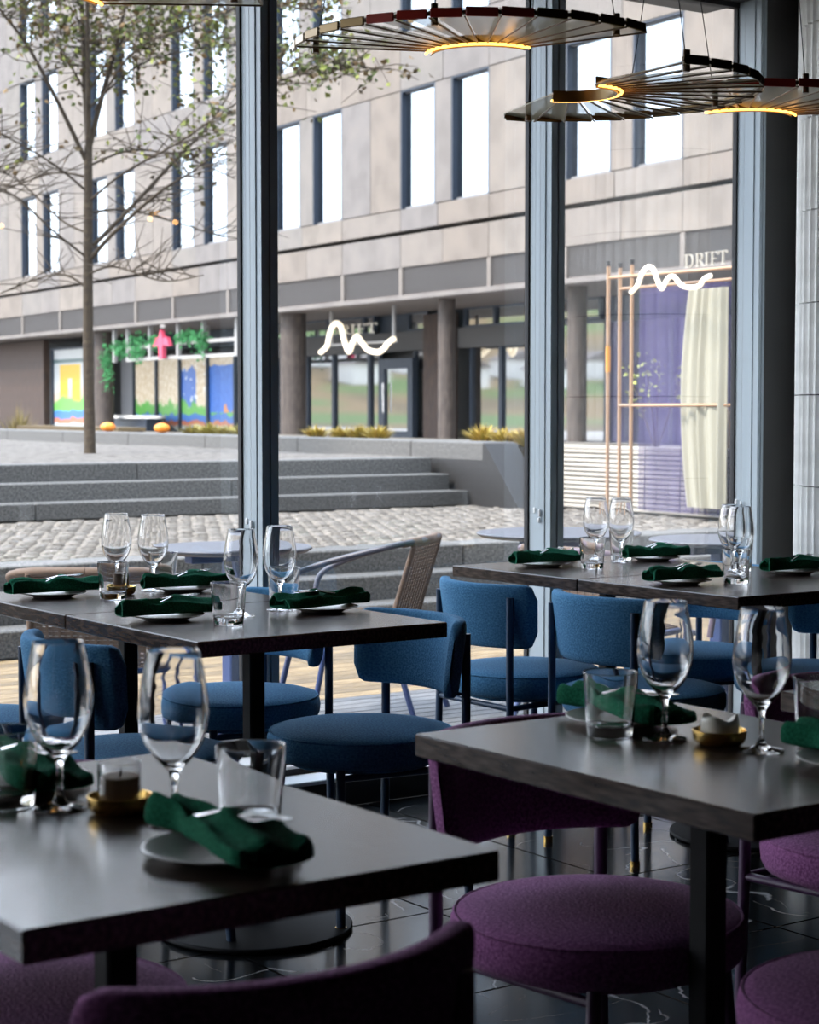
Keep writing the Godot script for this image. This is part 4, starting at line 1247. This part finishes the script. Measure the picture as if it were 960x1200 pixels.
# ------------------------------------------------------------------ upholstered chairs; they face local +x
func make_chair(label: String, fabric: Material, tube: Material, group: String) -> Node3D:
	var t := thing("dining_chair", label, "chair", Vector3.ZERO, 0.0, group)
	# seat cushion
	var b := MB.new()
	b.lathe([[0, 0.392], [0.212, 0.392], [0.23, 0.398], [0.237, 0.412], [0.239, 0.432], [0.237, 0.448], [0.228, 0.46], [0.212, 0.467], [0.17, 0.4735], [0.09, 0.478], [0, 0.479]], 44)
	var seat := part("seat", b.mesh(), fabric, t)
	var pp := MB.new()
	var ring := []
	for k in 45: ring.append(Vector3(cos(TAU * k / 44) * 0.231, 0.4585, sin(TAU * k / 44) * 0.231))
	pp.tube(ring, 0.003, 6, false)
	part("piping", pp.mesh(), fabric, seat)
	var uf := MB.new()
	uf.lathe([[0, 0.378], [0.18, 0.378], [0.182, 0.381], [0.182, 0.3925], [0, 0.3925]], 36)
	part("seat_frame", uf.mesh(), fabric, t)
	# backrest: padded arc
	var bk := MB.new()
	var rows := []
	var half := deg_to_rad(49.0)
	var nu := 30
	for i in nu + 1:
		var u := -1.0 + 2.0 * i / nu
		var e := clampf((1.0 - absf(u)) / 0.17, 0.0, 1.0)
		var sh := sqrt(maxf(0.0, 1.0 - (1.0 - e) * (1.0 - e)))
		var hh := 0.098 * (0.55 + 0.45 * sh) if e > 0.0 else 0.055
		var th := 0.021 * (0.25 + 0.75 * sh)
		if i == 0 or i == nu: th = 0.002; hh = 0.05
		var a := u * half
		var row := PackedVector3Array()
		for k in 20:
			var f := TAU * k / 20
			var cx := signf(cos(f)) * pow(absf(cos(f)), 0.55)
			var cy := signf(sin(f)) * pow(absf(sin(f)), 0.32)
			var y := 0.645 + hh * cy
			var r := 0.29 + th * cx + 0.012 * (y - 0.645) / 0.1
			row.append(Vector3(0.066 - cos(a) * r, y, sin(a) * r))
		rows.append(row)
	bk.grid(rows, false, true)
	part("backrest", bk.mesh(), fabric, t)
	# legs: rear pair runs up the outside of the backrest
	for s in [-1.0, 1.0]:
		var r := MB.new()
		r.tube([Vector3(-0.2, 0.012, s * 0.19), Vector3(-0.198, 0.4, s * 0.178), Vector3(-0.198, 0.705, s * 0.178)], 0.0115, 12)
		part("leg", r.mesh(), tube, t)
		part("foot_glide", cyl(0.014, 0.016, 14), M.brass, t, Vector3(-0.2, 0.0, s * 0.19))
		var f := MB.new()
		f.tube([Vector3(0.17, 0.012, s * 0.165), Vector3(0.15, 0.39, s * 0.135)], 0.0115, 12)
		part("leg", f.mesh(), tube, t)
		part("foot_glide", cyl(0.014, 0.016, 14), M.brass, t, Vector3(0.17, 0.0, s * 0.165))
		var st := MB.new()
		st.tube([Vector3(-0.198, 0.37, s * 0.178), Vector3(0.15, 0.37, s * 0.137)], 0.009, 8)
		part("seat_rail", st.mesh(), tube, t)
	var cr := MB.new()
	cr.tube([Vector3(-0.198, 0.37, -0.178), Vector3(-0.198, 0.37, 0.178)], 0.009, 8)
	part("seat_rail", cr.mesh(), tube, t)
	return t

func build_chairs() -> void:
	var g := "blue dining chairs"
	var spots := [
		[2.665, -3.99, PI, "blue wool chair at rattan-side table pair, column side, away from the window"],
		[2.7, -4.68, PI, "blue wool chair at rattan-side table pair, column side, next to the window"],
		[2.05, -4.04, 0.0, "blue wool chair at rattan-side table pair, not column side, away from the window"],
		[1.93, -4.7, 0.0, "blue wool chair at rattan-side table pair, not column side, at the window"],
		[3.72, -4.65, 0.0, "blue wool chair at column-side table pair, armchair side, at the window"],
		[3.735, -4.115, 0.0, "blue wool chair at column-side table pair, armchair side, away from window"],
		[4.45, -4.66, PI, "blue wool chair between column-side table pair and fluted column, at the window"],
		[4.42, -4.1, PI, "blue wool chair between column-side table pair and fluted column, away from window"],
	]
	var c0 := make_chair(spots[0][3], M.blue_wool, M.navy_tube, g)
	c0.position = Vector3(spots[0][0], 0, spots[0][1]); c0.rotation.y = spots[0][2]
	for i in range(1, spots.size()):
		copy(c0, spots[i][3], Vector3(spots[i][0], 0, spots[i][1]), spots[i][2])
	g = "purple dining chairs"
	spots = [
		[2.0, -2.31, -PI / 2, "purple wool chair at the melted candle table, its back towards the window"],
		[2.06, -1.72, 2.36, "purple wool chair at the melted candle table, facing the window"],
		[1.05, -2.42, -PI / 2, "purple wool chair at the glass cup candle table, its back towards the window"],
		[0.955, -1.71, PI / 2, "purple wool chair at the glass cup candle table, facing the window"],
		[2.8, -2.4, -PI / 2, "purple wool chair at the empty table, its back towards the window"],
	]
	var p0 := make_chair(spots[0][3], M.purple_wool, M.plum_tube, g)
	p0.position = Vector3(spots[0][0], 0, spots[0][1]); p0.rotation.y = spots[0][2]
	for i in range(1, spots.size()):
		copy(p0, spots[i][3], Vector3(spots[i][0], 0, spots[i][1]), spots[i][2])

# ------------------------------------------------------------------ furniture outside the window
func build_outdoor_furniture() -> void:
	var k := 0
	for q in [[3.74, -6.5, 0.31, "round slate terrace table on a navy column beside the rattan armchair"], [5.35, -6.45, 0.36, "larger round slate terrace table before the violet reflection sheet"], [5.62, -5.72, 0.3, "round slate terrace table beside the pillar wall"]]:
		var t := thing("terrace_table", q[3], "table", Vector3(q[0], 0, q[1]))
		var b := MB.new()
		var r: float = q[2]
		b.lathe([[0, 0.71], [r - 0.02, 0.71], [r, 0.722], [r, 0.728], [r - 0.004, 0.732], [0, 0.732]], 48)
		part("table_top", b.mesh(), M.table_slate, t)
		part("column", boxm(Vector3(0.07, 0.7, 0.07), 0.006), M.navy_paint, t, Vector3(0, 0.36, 0))
		var p := MB.new()
		p.box(Vector3(0, 0.69, 0), Vector3(0.4, 0.035, 0.06), 0.004)
		p.box(Vector3(0, 0.69, 0), Vector3(0.06, 0.034, 0.4), 0.004)
		part("bracket", p.mesh(), M.navy_paint, t)
		var f := MB.new()
		for a in 4:
			var d := Vector3(cos(a * PI / 2 + 0.78), 0, sin(a * PI / 2 + 0.78))
			f.tube([Vector3(0, 0.09, 0), d * 0.12 + Vector3(0, 0.06, 0), d * 0.24 + Vector3(0, 0.018, 0)], [0.03, 0.024, 0.016], 8)
		part("foot", f.mesh(), M.navy_paint, t)
		k += 1
	armchair("rattan armchair with slim curved arms on the terrace deck behind the blue chairs", Vector3(4.42, 0, -6.62), 2.25, M.blue_grey_tube)
	armchair("rattan armchair with a wrapped brown arm behind the amber candle table", Vector3(2.9, 0, -5.95), 0.957, M.rattan)
	armchair("mauve framed rattan armchair on the terrace deck beside the pillar wall", Vector3(4.92, 0, -5.62), 0.1, M.mauve_tube)

func armchair(label: String, at: Vector3, turn: float, tube: Material) -> void:
	# faces local +x
	var t := thing("rattan_armchair", label, "armchair", at, turn)
	for s in [-1.0, 1.0]:
		var a := MB.new()
		var cv := Curve3D.new()
		var pts := [Vector3(-0.3, 0.735, 0.0), Vector3(-0.29, 0.735, s * 0.17), Vector3(-0.2, 0.715, s * 0.27), Vector3(0.05, 0.65, s * 0.29), Vector3(0.24, 0.575, s * 0.285), Vector3(0.29, 0.5, s * 0.28), Vector3(0.28, 0.38, s * 0.27)]
		for i in pts.size():
			var tg: Vector3 = (pts[mini(pts.size() - 1, i + 1)] - pts[maxi(0, i - 1)]) / 6.0
			cv.add_point(pts[i], -tg, tg)
		cv.bake_interval = 0.03
		a.tube(Array(cv.get_baked_points()), 0.0125, 10)
		part("arm_tube", a.mesh(), tube, t)
		var w := MB.new()
		w.tube([Vector3(-0.302, 0.735, 0), Vector3(-0.291, 0.735, s * 0.17), Vector3(-0.25, 0.726, s * 0.235)], 0.0165, 10)
		part("arm_wrap", w.mesh(), M.rattan, t)
		var l := MB.new()
		l.tube([Vector3(0.2, 0.4, s * 0.23), Vector3(0.29, 0.0, s * 0.27)], 0.013, 8)
		part("leg", l.mesh(), M.navy_paint, t)
		var r := MB.new()
		r.tube([Vector3(-0.17, 0.4, s * 0.2), Vector3(-0.31, 0.0, s * 0.25)], 0.013, 8)
		part("leg", r.mesh(), M.navy_paint, t)
		var st := MB.new()
		st.tube([Vector3(-0.29, 0.73, s * 0.19), Vector3(-0.19, 0.4, s * 0.2)], 0.012, 8)
		part("back_stile", st.mesh(), M.rattan, t)
	# woven back and seat: strands over and under
	var wv := MB.new()
	for i in 20:
		var f := (i + 0.5) / 20.0
		var p := Vector3(-0.292 + 0.1 * f, 0.72 - 0.31 * f, 0)
		wv.box(p, Vector3(0.004, 0.0125, 0.37), 0.0, Basis(Vector3(0, 0, 1), 0.3))
	for j in 19:
		var z := -0.18 + j * 0.02
		wv.box(Vector3(-0.242 + (0.003 if j % 2 else -0.003), 0.565, z), Vector3(0.004, 0.32, 0.009), 0.0, Basis(Vector3(0, 0, 1), 0.3))
	var q := part("woven_back", wv.mesh(), M.rattan, t)
	q.set_meta("kind", "stuff")
	var ws := MB.new()
	for i in 22:
		ws.box(Vector3(-0.2 + i * 0.02, 0.41, 0), Vector3(0.014, 0.005, 0.44))
		ws.box(Vector3(0.01, 0.411 + (0.004 if i % 2 else -0.004), -0.21 + i * 0.02), Vector3(0.44, 0.004, 0.01))
	q = part("woven_seat", ws.mesh(), M.rattan, t)
	q.set_meta("kind", "stuff")
	var fr := MB.new()
	fr.tube([Vector3(-0.2, 0.4, -0.22), Vector3(0.22, 0.4, -0.24), Vector3(0.22, 0.4, 0.24), Vector3(-0.2, 0.4, 0.22), Vector3(-0.2, 0.4, -0.22)], 0.013, 8, false)
	part("seat_frame", fr.mesh(), M.navy_paint, t)

# ------------------------------------------------------------------ tableware
func build_tableware() -> void:
	var wg := MB.new()
	wg.lathe([[0.0, 0.0], [0.033, 0.0], [0.0345, 0.0012], [0.033, 0.0028], [0.02, 0.005], [0.009, 0.0095], [0.0048, 0.018], [0.0038, 0.03], [0.0038, 0.044], [0.0046, 0.056], [0.008, 0.0655], [0.017, 0.0745], [0.027, 0.0855], [0.0355, 0.0995], [0.041, 0.116], [0.0432, 0.133], [0.0425, 0.152], [0.0395, 0.174], [0.0355, 0.196], [0.0322, 0.2125], [0.0317, 0.2132], [0.0311, 0.2125], [0.0344, 0.196], [0.0384, 0.174], [0.0413, 0.152], [0.042, 0.133], [0.0398, 0.1165], [0.0343, 0.1005], [0.0257, 0.087], [0.0155, 0.077], [0.006, 0.0725], [0.0, 0.0715]], 44)
	var wm := wg.mesh()
	var tg := MB.new()
	tg.lathe([[0.0, 0.0015], [0.03, 0.0015], [0.0335, 0.0], [0.0352, 0.0018], [0.0362, 0.012], [0.0425, 0.0985], [0.042, 0.1], [0.0412, 0.0985], [0.0352, 0.02], [0.033, 0.0165], [0.0, 0.0155]], 44)
	var tm := tg.mesh()
	var A := "the rattan-side table pair"
	var B := "the column-side table pair"
	var C := "the melted-candle table"
	var D := "the cup-candle table"
	for q in [
		[2.428, -4.878, "empty wine glass behind the amber candle on " + A],
		[2.49, -4.775, "empty wine glass on " + A + ", its stem against a tumbler"],
		[2.354, -4.053, "empty wine glass between tumbler and wine glass on " + A + ", outer end"],
		[2.504, -4.118, "empty wine glass beside the napkin near the armchair on " + A],
		[4.175, -4.84, "empty wine glass by the brass candle bowl on " + B],
		[4.22, -4.765, "empty wine glass beside the window napkin on " + B],
		[4.205, -4.235, "empty wine glass nearer the fluted column on " + B],
		[4.145, -4.14, "empty wine glass behind the tumbler on " + B + ", end away from window"],
		[2.0, -2.155, "large looking wine glass beside the folded napkin on " + C],
		[2.045, -1.995, "wine glass beside the brass bowl and plate on " + C],
		[1.02, -2.215, "wine glass before the glass cup candle on " + D],
		[1.098, -2.055, "wine glass behind the folded napkin on " + D],
	]:
		single("wine_glass", wm, M.clear_glass, q[2], "wine glass", Vector3(q[0], TOP + 0.0005, q[1]), 0.0, "wine glasses")
	for q in [
		[2.288, -4.618, "water tumbler in front of the amber candle on " + A],
		[2.553, -4.835, "water tumbler at the window end of " + A],
		[2.235, -3.908, "water tumbler beside the napkin at the outer end of " + A],
		[2.56, -4.19, "water tumbler behind the wine glass next to the armchair on " + A],
		[3.975, -4.625, "water tumbler beside the napkin on " + B + ", near the seam"],
		[4.285, -4.835, "water tumbler behind the wine glass at the window on " + B],
		[3.975, -3.985, "water tumbler beside the fork napkin on " + B],
		[4.285, -4.28, "water tumbler behind the wine glass nearest the fluted column on " + B],
		[1.95, -2.225, "water tumbler before the folded napkin on " + C],
		[2.175, -1.998, "water tumbler at the edge of " + C + " facing the empty table"],
		[1.165, -1.985, "water tumbler behind the folded napkin on " + D],
		[0.972, -2.27, "water tumbler beside the wine glass on " + D + ", away from the candle"],
	]:
		single("tumbler", tm, M.clear_glass, q[2], "tumbler", Vector3(q[0], TOP + 0.0005, q[1]), 0.0, "water tumblers")
	# plates with napkins, fork and knife
	var pl := MB.new()
	pl.lathe([[0, 0.0], [0.05, 0.0], [0.055, 0.002], [0.062, 0.006], [0.088, 0.011], [0.091, 0.0125], [0.0905, 0.014], [0.086, 0.0135], [0.06, 0.0095], [0.052, 0.006], [0, 0.0055]], 48)
	var pm := pl.mesh()
	var nap := [napkin_mesh(1), napkin_mesh(2), napkin_mesh(3)]
	var fk := fork_mesh()
	var kn := knife_mesh()
	var i := 0
	for q in [
		[2.18, -4.765, 0.0, A + ", window end, not column side"],
		[2.165, -4.085, 0.0, A + ", outer end, not column side"],
		[2.545, -4.7, 0.0, A + ", window end, column side"],
		[2.575, -4.03, PI, A + ", outer end, column side"],
		[3.9, -4.78, 0.0, B + ", window end, armchair side"],
		[4.36, -4.76, 0.0, B + ", window end, column side"],
		[3.835, -4.07, 0.0, B + ", outer end, armchair side"],
		[4.355, -4.12, 0.0, B + ", outer end, column side"],
		[2.045, -2.305, -PI / 2, C + ", window end"],
		[2.075, -1.83, -PI / 2, C + ", room end"],
		[1.06, -1.87, -PI / 2, D + ", room end"],
		[1.045, -2.385, -PI / 2, D + ", window end"],
	]:
		var c := Vector3(q[0], TOP + 0.0005, q[1])
		single("plate", pm, M.plate, "pale side plate on " + q[3], "plate", c, 0.0, "side plates")
		var turn: float = q[2]
		single("napkin", nap[i % 3], M.green_linen, "folded green napkin on " + q[3], "napkin", c + Vector3(0, 0.0145, 0), turn, "green napkins")
		var ax := Vector3(cos(turn), 0, -sin(turn))
		var sd := Vector3(sin(turn), 0, cos(turn))
		single("fork", fk, M.steel, "steel fork in the napkin on " + q[3], "fork", c + ax * 0.03 + sd * 0.004 + Vector3(0, 0.0545, 0), turn + 0.25, "forks")
		single("knife", kn, M.steel, "steel knife in the napkin on " + q[3], "knife", c + ax * 0.025 - sd * 0.016 + Vector3(0, 0.0535, 0), turn + 0.2, "knives")
		i += 1
	# candles
	var dish := MB.new()
	dish.lathe([[0, 0], [0.03, 0], [0.036, 0.003], [0.04, 0.01], [0.0415, 0.022], [0.0405, 0.023], [0.0395, 0.022], [0.038, 0.011], [0.034, 0.006], [0, 0.005]], 40)
	var dm := dish.mesh()
	var t := thing("candle_cup", "tan candle in a clear glass cup on a brass dish", "candle", Vector3(1.072, TOP + 0.0005, -2.15))
	part("brass_dish", dm, M.brass, t)
	var cb := MB.new()
	cb.lathe([[0, 0.0062], [0.0235, 0.0062], [0.0245, 0.007], [0.0245, 0.045], [0.023, 0.047], [0.012, 0.0465], [0, 0.046]], 32)
	part("wax", cb.mesh(), M.wax_tan, t)
	var gb := MB.new()
	gb.lathe([[0.026, 0.0058], [0.0275, 0.0058], [0.0275, 0.064], [0.027, 0.0645], [0.026, 0.064], [0.026, 0.0058]], 36)
	part("glass_cup", gb.mesh(), M.clear_glass, t)
	var wk := MB.new()
	wk.tube([Vector3(0, 0.045, 0), Vector3(0.001, 0.055, 0)], 0.0013, 6)
	part("wick", wk.mesh(), M.wick, t)
	for q in [[Vector3(2.035, TOP + 0.0005, -2.072), "melted white candle stub in a brass bowl beside two wine glasses", 1.0], [Vector3(4.118, TOP + 0.0005, -4.93), "melted white candle stub in a small brass bowl by the window", 0.85]]:
		var c := thing("candle_stub", q[1], "candle", q[0])
		part("brass_dish", dm, M.brass, c)
		var b := MB.new()
		var rows := []
		var prof := [[0, 0.006], [0.026, 0.006], [0.029, 0.01], [0.0285, 0.035], [0.026, 0.044], [0.02, 0.04], [0.012, 0.03], [0, 0.027]]
		for p in prof:
			var row := PackedVector3Array()
			for k in 28:
				var a := TAU * k / 28
				var dy: float = 0.0
				if p[1] > 0.028: dy = -0.012 * exp(-pow(sin((a - 5.6) / 2.0) / 0.35, 2.0)) + 0.003 * sin(a * 3.0) - 0.004 * exp(-pow(sin((a - 2.0) / 2.0) / 0.25, 2.0))
				row.append(Vector3(cos(a) * p[0] * (1.0 + 0.05 * sin(3 * a)), p[1] + dy, sin(a) * p[0]))
			rows.append(row)
		b.grid(rows, false, true)
		part("wax", b.mesh(), M.wax_white, c)
	var am := thing("candle_jar", "small amber candle jar behind the tumbler at the armchair side pair", "candle", Vector3(2.362, TOP + 0.0005, -4.72))
	part("brass_dish", dm, M.brass, am)
	part("wax", cyl(0.022, 0.05, 24, 0.006), M.rattan, am)
	part("label_band", cyl(0.0225, 0.014, 24, 0.012), M.amber_wax, am)

func napkin_mesh(sd: int) -> ArrayMesh:
	# cloth folded lengthwise along x, rolled tight at -x and spreading towards +x; underside at y = 0
	var nz := FastNoiseLite.new(); nz.seed = sd; nz.frequency = 9.0; nz.fractal_octaves = 2
	var b := MB.new()
	var rows := []
	var n := 36; var m := 40
	for i in n + 1:
		var u := float(i) / n
		var x := -0.128 + 0.256 * u
		var w := lerpf(0.027, 0.05, smoothstep(0.15, 0.8, u)) * (1.0 - 0.28 * exp(-pow((u - 0.22) / 0.1, 2.0)))
		var h := lerpf(0.036, 0.02, smoothstep(0.0, 0.8, u)) + 0.012 * exp(-pow((u - 0.6) / 0.14, 2.0))
		if i == 0 or i == n: w *= 0.9; h *= 0.85
		var row := PackedVector3Array()
		for k in m:
			var a := TAU * k / m
			var cx := signf(cos(a)) * pow(absf(cos(a)), 0.7)
			var sy := sin(a)
			var z := w * cx
			var y: float
			if sy >= 0.0:
				var ridge := 0.0062 * sin(z / w * 6.0 + 2.0 * sin(u * 3.1 + sd) + sd) + 0.006 * nz.get_noise_2d(x * 1.0, z * 3.0 + sd)
				y = h * 0.5 + h * 0.5 * pow(sy, 0.6) + ridge * pow(sy, 0.5)
				y += 0.006 * smoothstep(0.5, 0.95, u) * (z / w)
				y += 0.0065 * smoothstep(0.52, 0.55, u + 0.13 * z / w) * pow(sy, 0.4)
				y -= 0.006 * exp(-pow((u + 0.13 * z / w - 0.49) / 0.05, 2.0)) * sy
			else:
				y = h * 0.5 * (1.0 - pow(-sy, 0.45))
				if absf(x) > 0.095: y -= 0.0
			row.append(Vector3(x + 0.006 * sin(z / w * 2.0 + sd), y, z + 0.006 * sin(u * 5.0 + sd)))
		rows.append(row)
	b.grid(rows, false, true)
	# ends: rolled layers, sunk towards the middle
	for e in [0, n]:
		var ctr := Vector3.ZERO
		for k in m: ctr += rows[e][k]
		ctr /= m
		var rr := [rows[e]]
		for f in [[0.84, 0.0], [0.76, 0.026], [0.66, 0.024], [0.6, 0.006], [0.5, 0.004], [0.44, 0.022], [0.0, 0.024]]:
			var row := PackedVector3Array()
			for k in m:
				var p: Vector3 = ctr.lerp(rows[e][k], f[0])
				p.x += (f[1] if e == 0 else -f[1])
				row.append(p)
			rr.append(row)
		if e == 0:
			rr.reverse()
		b.grid(rr, false, true)
	return b.mesh()

func fork_mesh() -> ArrayMesh:
	# lies along x, tines towards +x
	var b := MB.new()
	b.tube([Vector3(-0.06, -0.012, 0), Vector3(-0.02, 0.0, 0), Vector3(0.01, 0.0, 0)], [0.0035, 0.0025, 0.0028], 8)
	b.box(Vector3(0.019, 0.0005, 0), Vector3(0.022, 0.0018, 0.02), 0.0006)
	for k in 4:
		var z := -0.0085 + k * 0.00567
		b.tube([Vector3(0.028, 0.0, z), Vector3(0.045, -0.001, z), Vector3(0.062, 0.003, z * 0.95)], [0.0017, 0.0014, 0.0008], 6)
	return b.mesh()
func knife_mesh() -> ArrayMesh:
	var b := MB.new()
	b.box(Vector3(-0.03, -0.005, 0), Vector3(0.07, 0.005, 0.01), 0.002, Basis(Vector3(0, 0, 1), 0.15))
	b.box(Vector3(0.035, 0.001, 0.0), Vector3(0.075, 0.0016, 0.017), 0.0005)
	return b.mesh()

# ------------------------------------------------------------------ pendant lamps: fans of glass slats round a lit arc
func build_lamps() -> void:
	var rt := Vector3(0.8171, 0, 0.5764); var fw := Vector3(0.5764, 0, -0.8171)
	# across, forward, height, inner r, outer r, start and end angle (0 = to the right, 90 = away), slats, red edges from-to, label
	var defs := [
		[0.17, 4.5, 2.1, 0.12, 0.44, 183.0, 322.0, 14, 5, 9, "fan lamp of smoky glass slats with red edges over the rattan-side table pair"],
		[0.37, 4.43, 2.0, 0.105, 0.435, 108.0, -62.0, 17, 99, 99, "fan lamp of smoky glass slats with bronze inner band hanging by the middle mullion"],
		[0.886, 5.126, 2.05, 0.125, 0.49, 215.0, 345.0, 13, 3, 6, "fan lamp of smoky glass slats with red edges before the fluted column"],
		[-0.76, 3.95, 2.1, 0.12, 0.46, 180.0, 360.0, 14, 99, 99, "fan lamp of smoky glass slats with bronze edges before the tree"],
	]
	for D in defs:
		var ctr: Vector3 = rt * D[0] + fw * D[1] + Vector3(0, D[2], 0)
		var t := thing("pendant_lamp", D[10], "pendant lamp", ctr, 0.0, "fan pendant lamps")
		var n: int = D[7]
		var ri: float = D[3]; var ro: float = D[4]
		var a0 := deg_to_rad(D[5]); var a1 := deg_to_rad(D[6])
		var dir := func(a: float) -> Vector3: return rt * cos(a) + fw * sin(a)
		# slats: each a thin pane, slightly twisted, with a dark edge bar and an outer end cap
		for i in n:
			var b0 := lerpf(a0, a1, (i + 0.0) / n)
			var b1 := lerpf(a0, a1, (i + 1.06) / n)
			var up := Vector3(0, 0.007, 0)
			var q := [dir.call(b0) * ri + up, dir.call(b0) * ro + up, dir.call(b1) * ro - up, dir.call(b1) * ri - up * 0.5]
			var th := Vector3(0, 0.0035, 0)
			var b := MB.new()
			solid_quad(b, q, th)
			var sl := part("glass_slat", b.mesh(), M.lamp_glass, t)
			var e := MB.new()
			e.tube([q[3] + Vector3(0, -0.003, 0), q[2] + Vector3(0, -0.003, 0)], 0.002, 6)
			part("slat_edge", e.mesh(), M.lamp_edge, sl)
			var red: bool = i >= D[8] and i <= D[9]
			var c := MB.new()
			var mid: Vector3 = (q[1] + q[2]) / 2
			var tang: Vector3 = (q[2] - q[1])
			tang.y *= 0.2
			var bx := tang.normalized(); var bz := bx.cross(Vector3.UP).normalized()
			c.box(Vector3(mid.x, 0.0, mid.z), Vector3(tang.length() * 0.86, 0.02, 0.006), 0.002, Basis(bx, Vector3.UP, bz))
			part("end_cap", c.mesh(), M.lamp_red if red else M.lamp_bronze, sl)
		# rim bar along the outer arc and bronze inner band
		var rim := []; var inn := []; var led := []
		for i in n * 3 + 1:
			var a := lerpf(a0, a1, float(i) / (n * 3))
			rim.append(dir.call(a) * (ro - 0.004)); inn.append(dir.call(a) * ri); led.append(dir.call(a) * (ri + 0.012) + Vector3(0, -0.009, 0))
		var rb := MB.new(); rb.tube(rim, 0.005, 6)
		part("outer_rim", rb.mesh(), M.lamp_edge, t)
		var ib := MB.new()
		band(ib, inn, 0.026, 0.004)
		part("inner_band", ib.mesh(), M.lamp_bronze, t)
		var lb := MB.new()
		lb.tube(led, 0.0035, 6)
		part("led_strip", lb.mesh(), M.led_strip, t)
		# wires
		for f in [0.04, 0.5, 0.96]:
			var p: Vector3 = dir.call(lerpf(a0, a1, f)) * (ro - 0.05)
			var w := MB.new()
			w.tube([p, p * 0.55 + Vector3(0, CEIL - D[2], 0)], 0.0012, 5)
			part("wire", w.mesh(), M.wire, t)
			var st := MB.new()
			st.tube([p + Vector3(0, -0.016, 0), p + Vector3(0, 0.03, 0)], 0.008, 8)
			part("wire_grip", st.mesh(), M.lamp_edge, t)
		for f in [0.25, 0.75]:
			var l := OmniLight3D.new()
			l.name = "lamp_light"
			l.light_color = Color(1.0, 0.72, 0.4)
			l.light_energy = 0.0008
			l.light_size = 0.012
			l.omni_range = 12.0
			l.shadow_enabled = true
			t.add_child(l, true)
			l.position = dir.call(lerpf(a0, a1, f)) * (ri + 0.03) + Vector3(0, -0.03, 0)

func solid_quad(b: MB, q: Array, th: Vector3) -> void:
	var up := []; var lo := []
	for p in q:
		up.append(p + th / 2); lo.append(p - th / 2)
	var ccw: bool = (up[1] - up[0]).cross(up[2] - up[0]).y > 0
	if not ccw:
		up.reverse(); lo.reverse()
	b.face(up)
	var lr := lo.duplicate(); lr.reverse()
	b.face(lr)
	for i in 4:
		var j := (i + 1) % 4
		b.face([lo[i], lo[j], up[j], up[i]])

func band(b: MB, pts: Array, h: float, t: float) -> void:
	for side in [1.0, -1.0]:
		var rows := [PackedVector3Array(), PackedVector3Array()]
		for p in pts:
			var n: Vector3 = Vector3(p.x, 0, p.z).normalized() * t / 2 * side
			rows[0].append(p + n + Vector3(0, -h / 2, 0)); rows[1].append(p + n + Vector3(0, h / 2, 0))
		if side < 0: rows.reverse()
		b.grid(rows)
	for e in [1.0, -1.0]:
		var rows := [PackedVector3Array(), PackedVector3Array()]
		for p in pts:
			var n: Vector3 = Vector3(p.x, 0, p.z).normalized() * t / 2
			rows[0].append(p - n + Vector3(0, e * h / 2, 0)); rows[1].append(p + n + Vector3(0, e * h / 2, 0))
		if e < 0: rows.reverse()
		b.grid(rows)
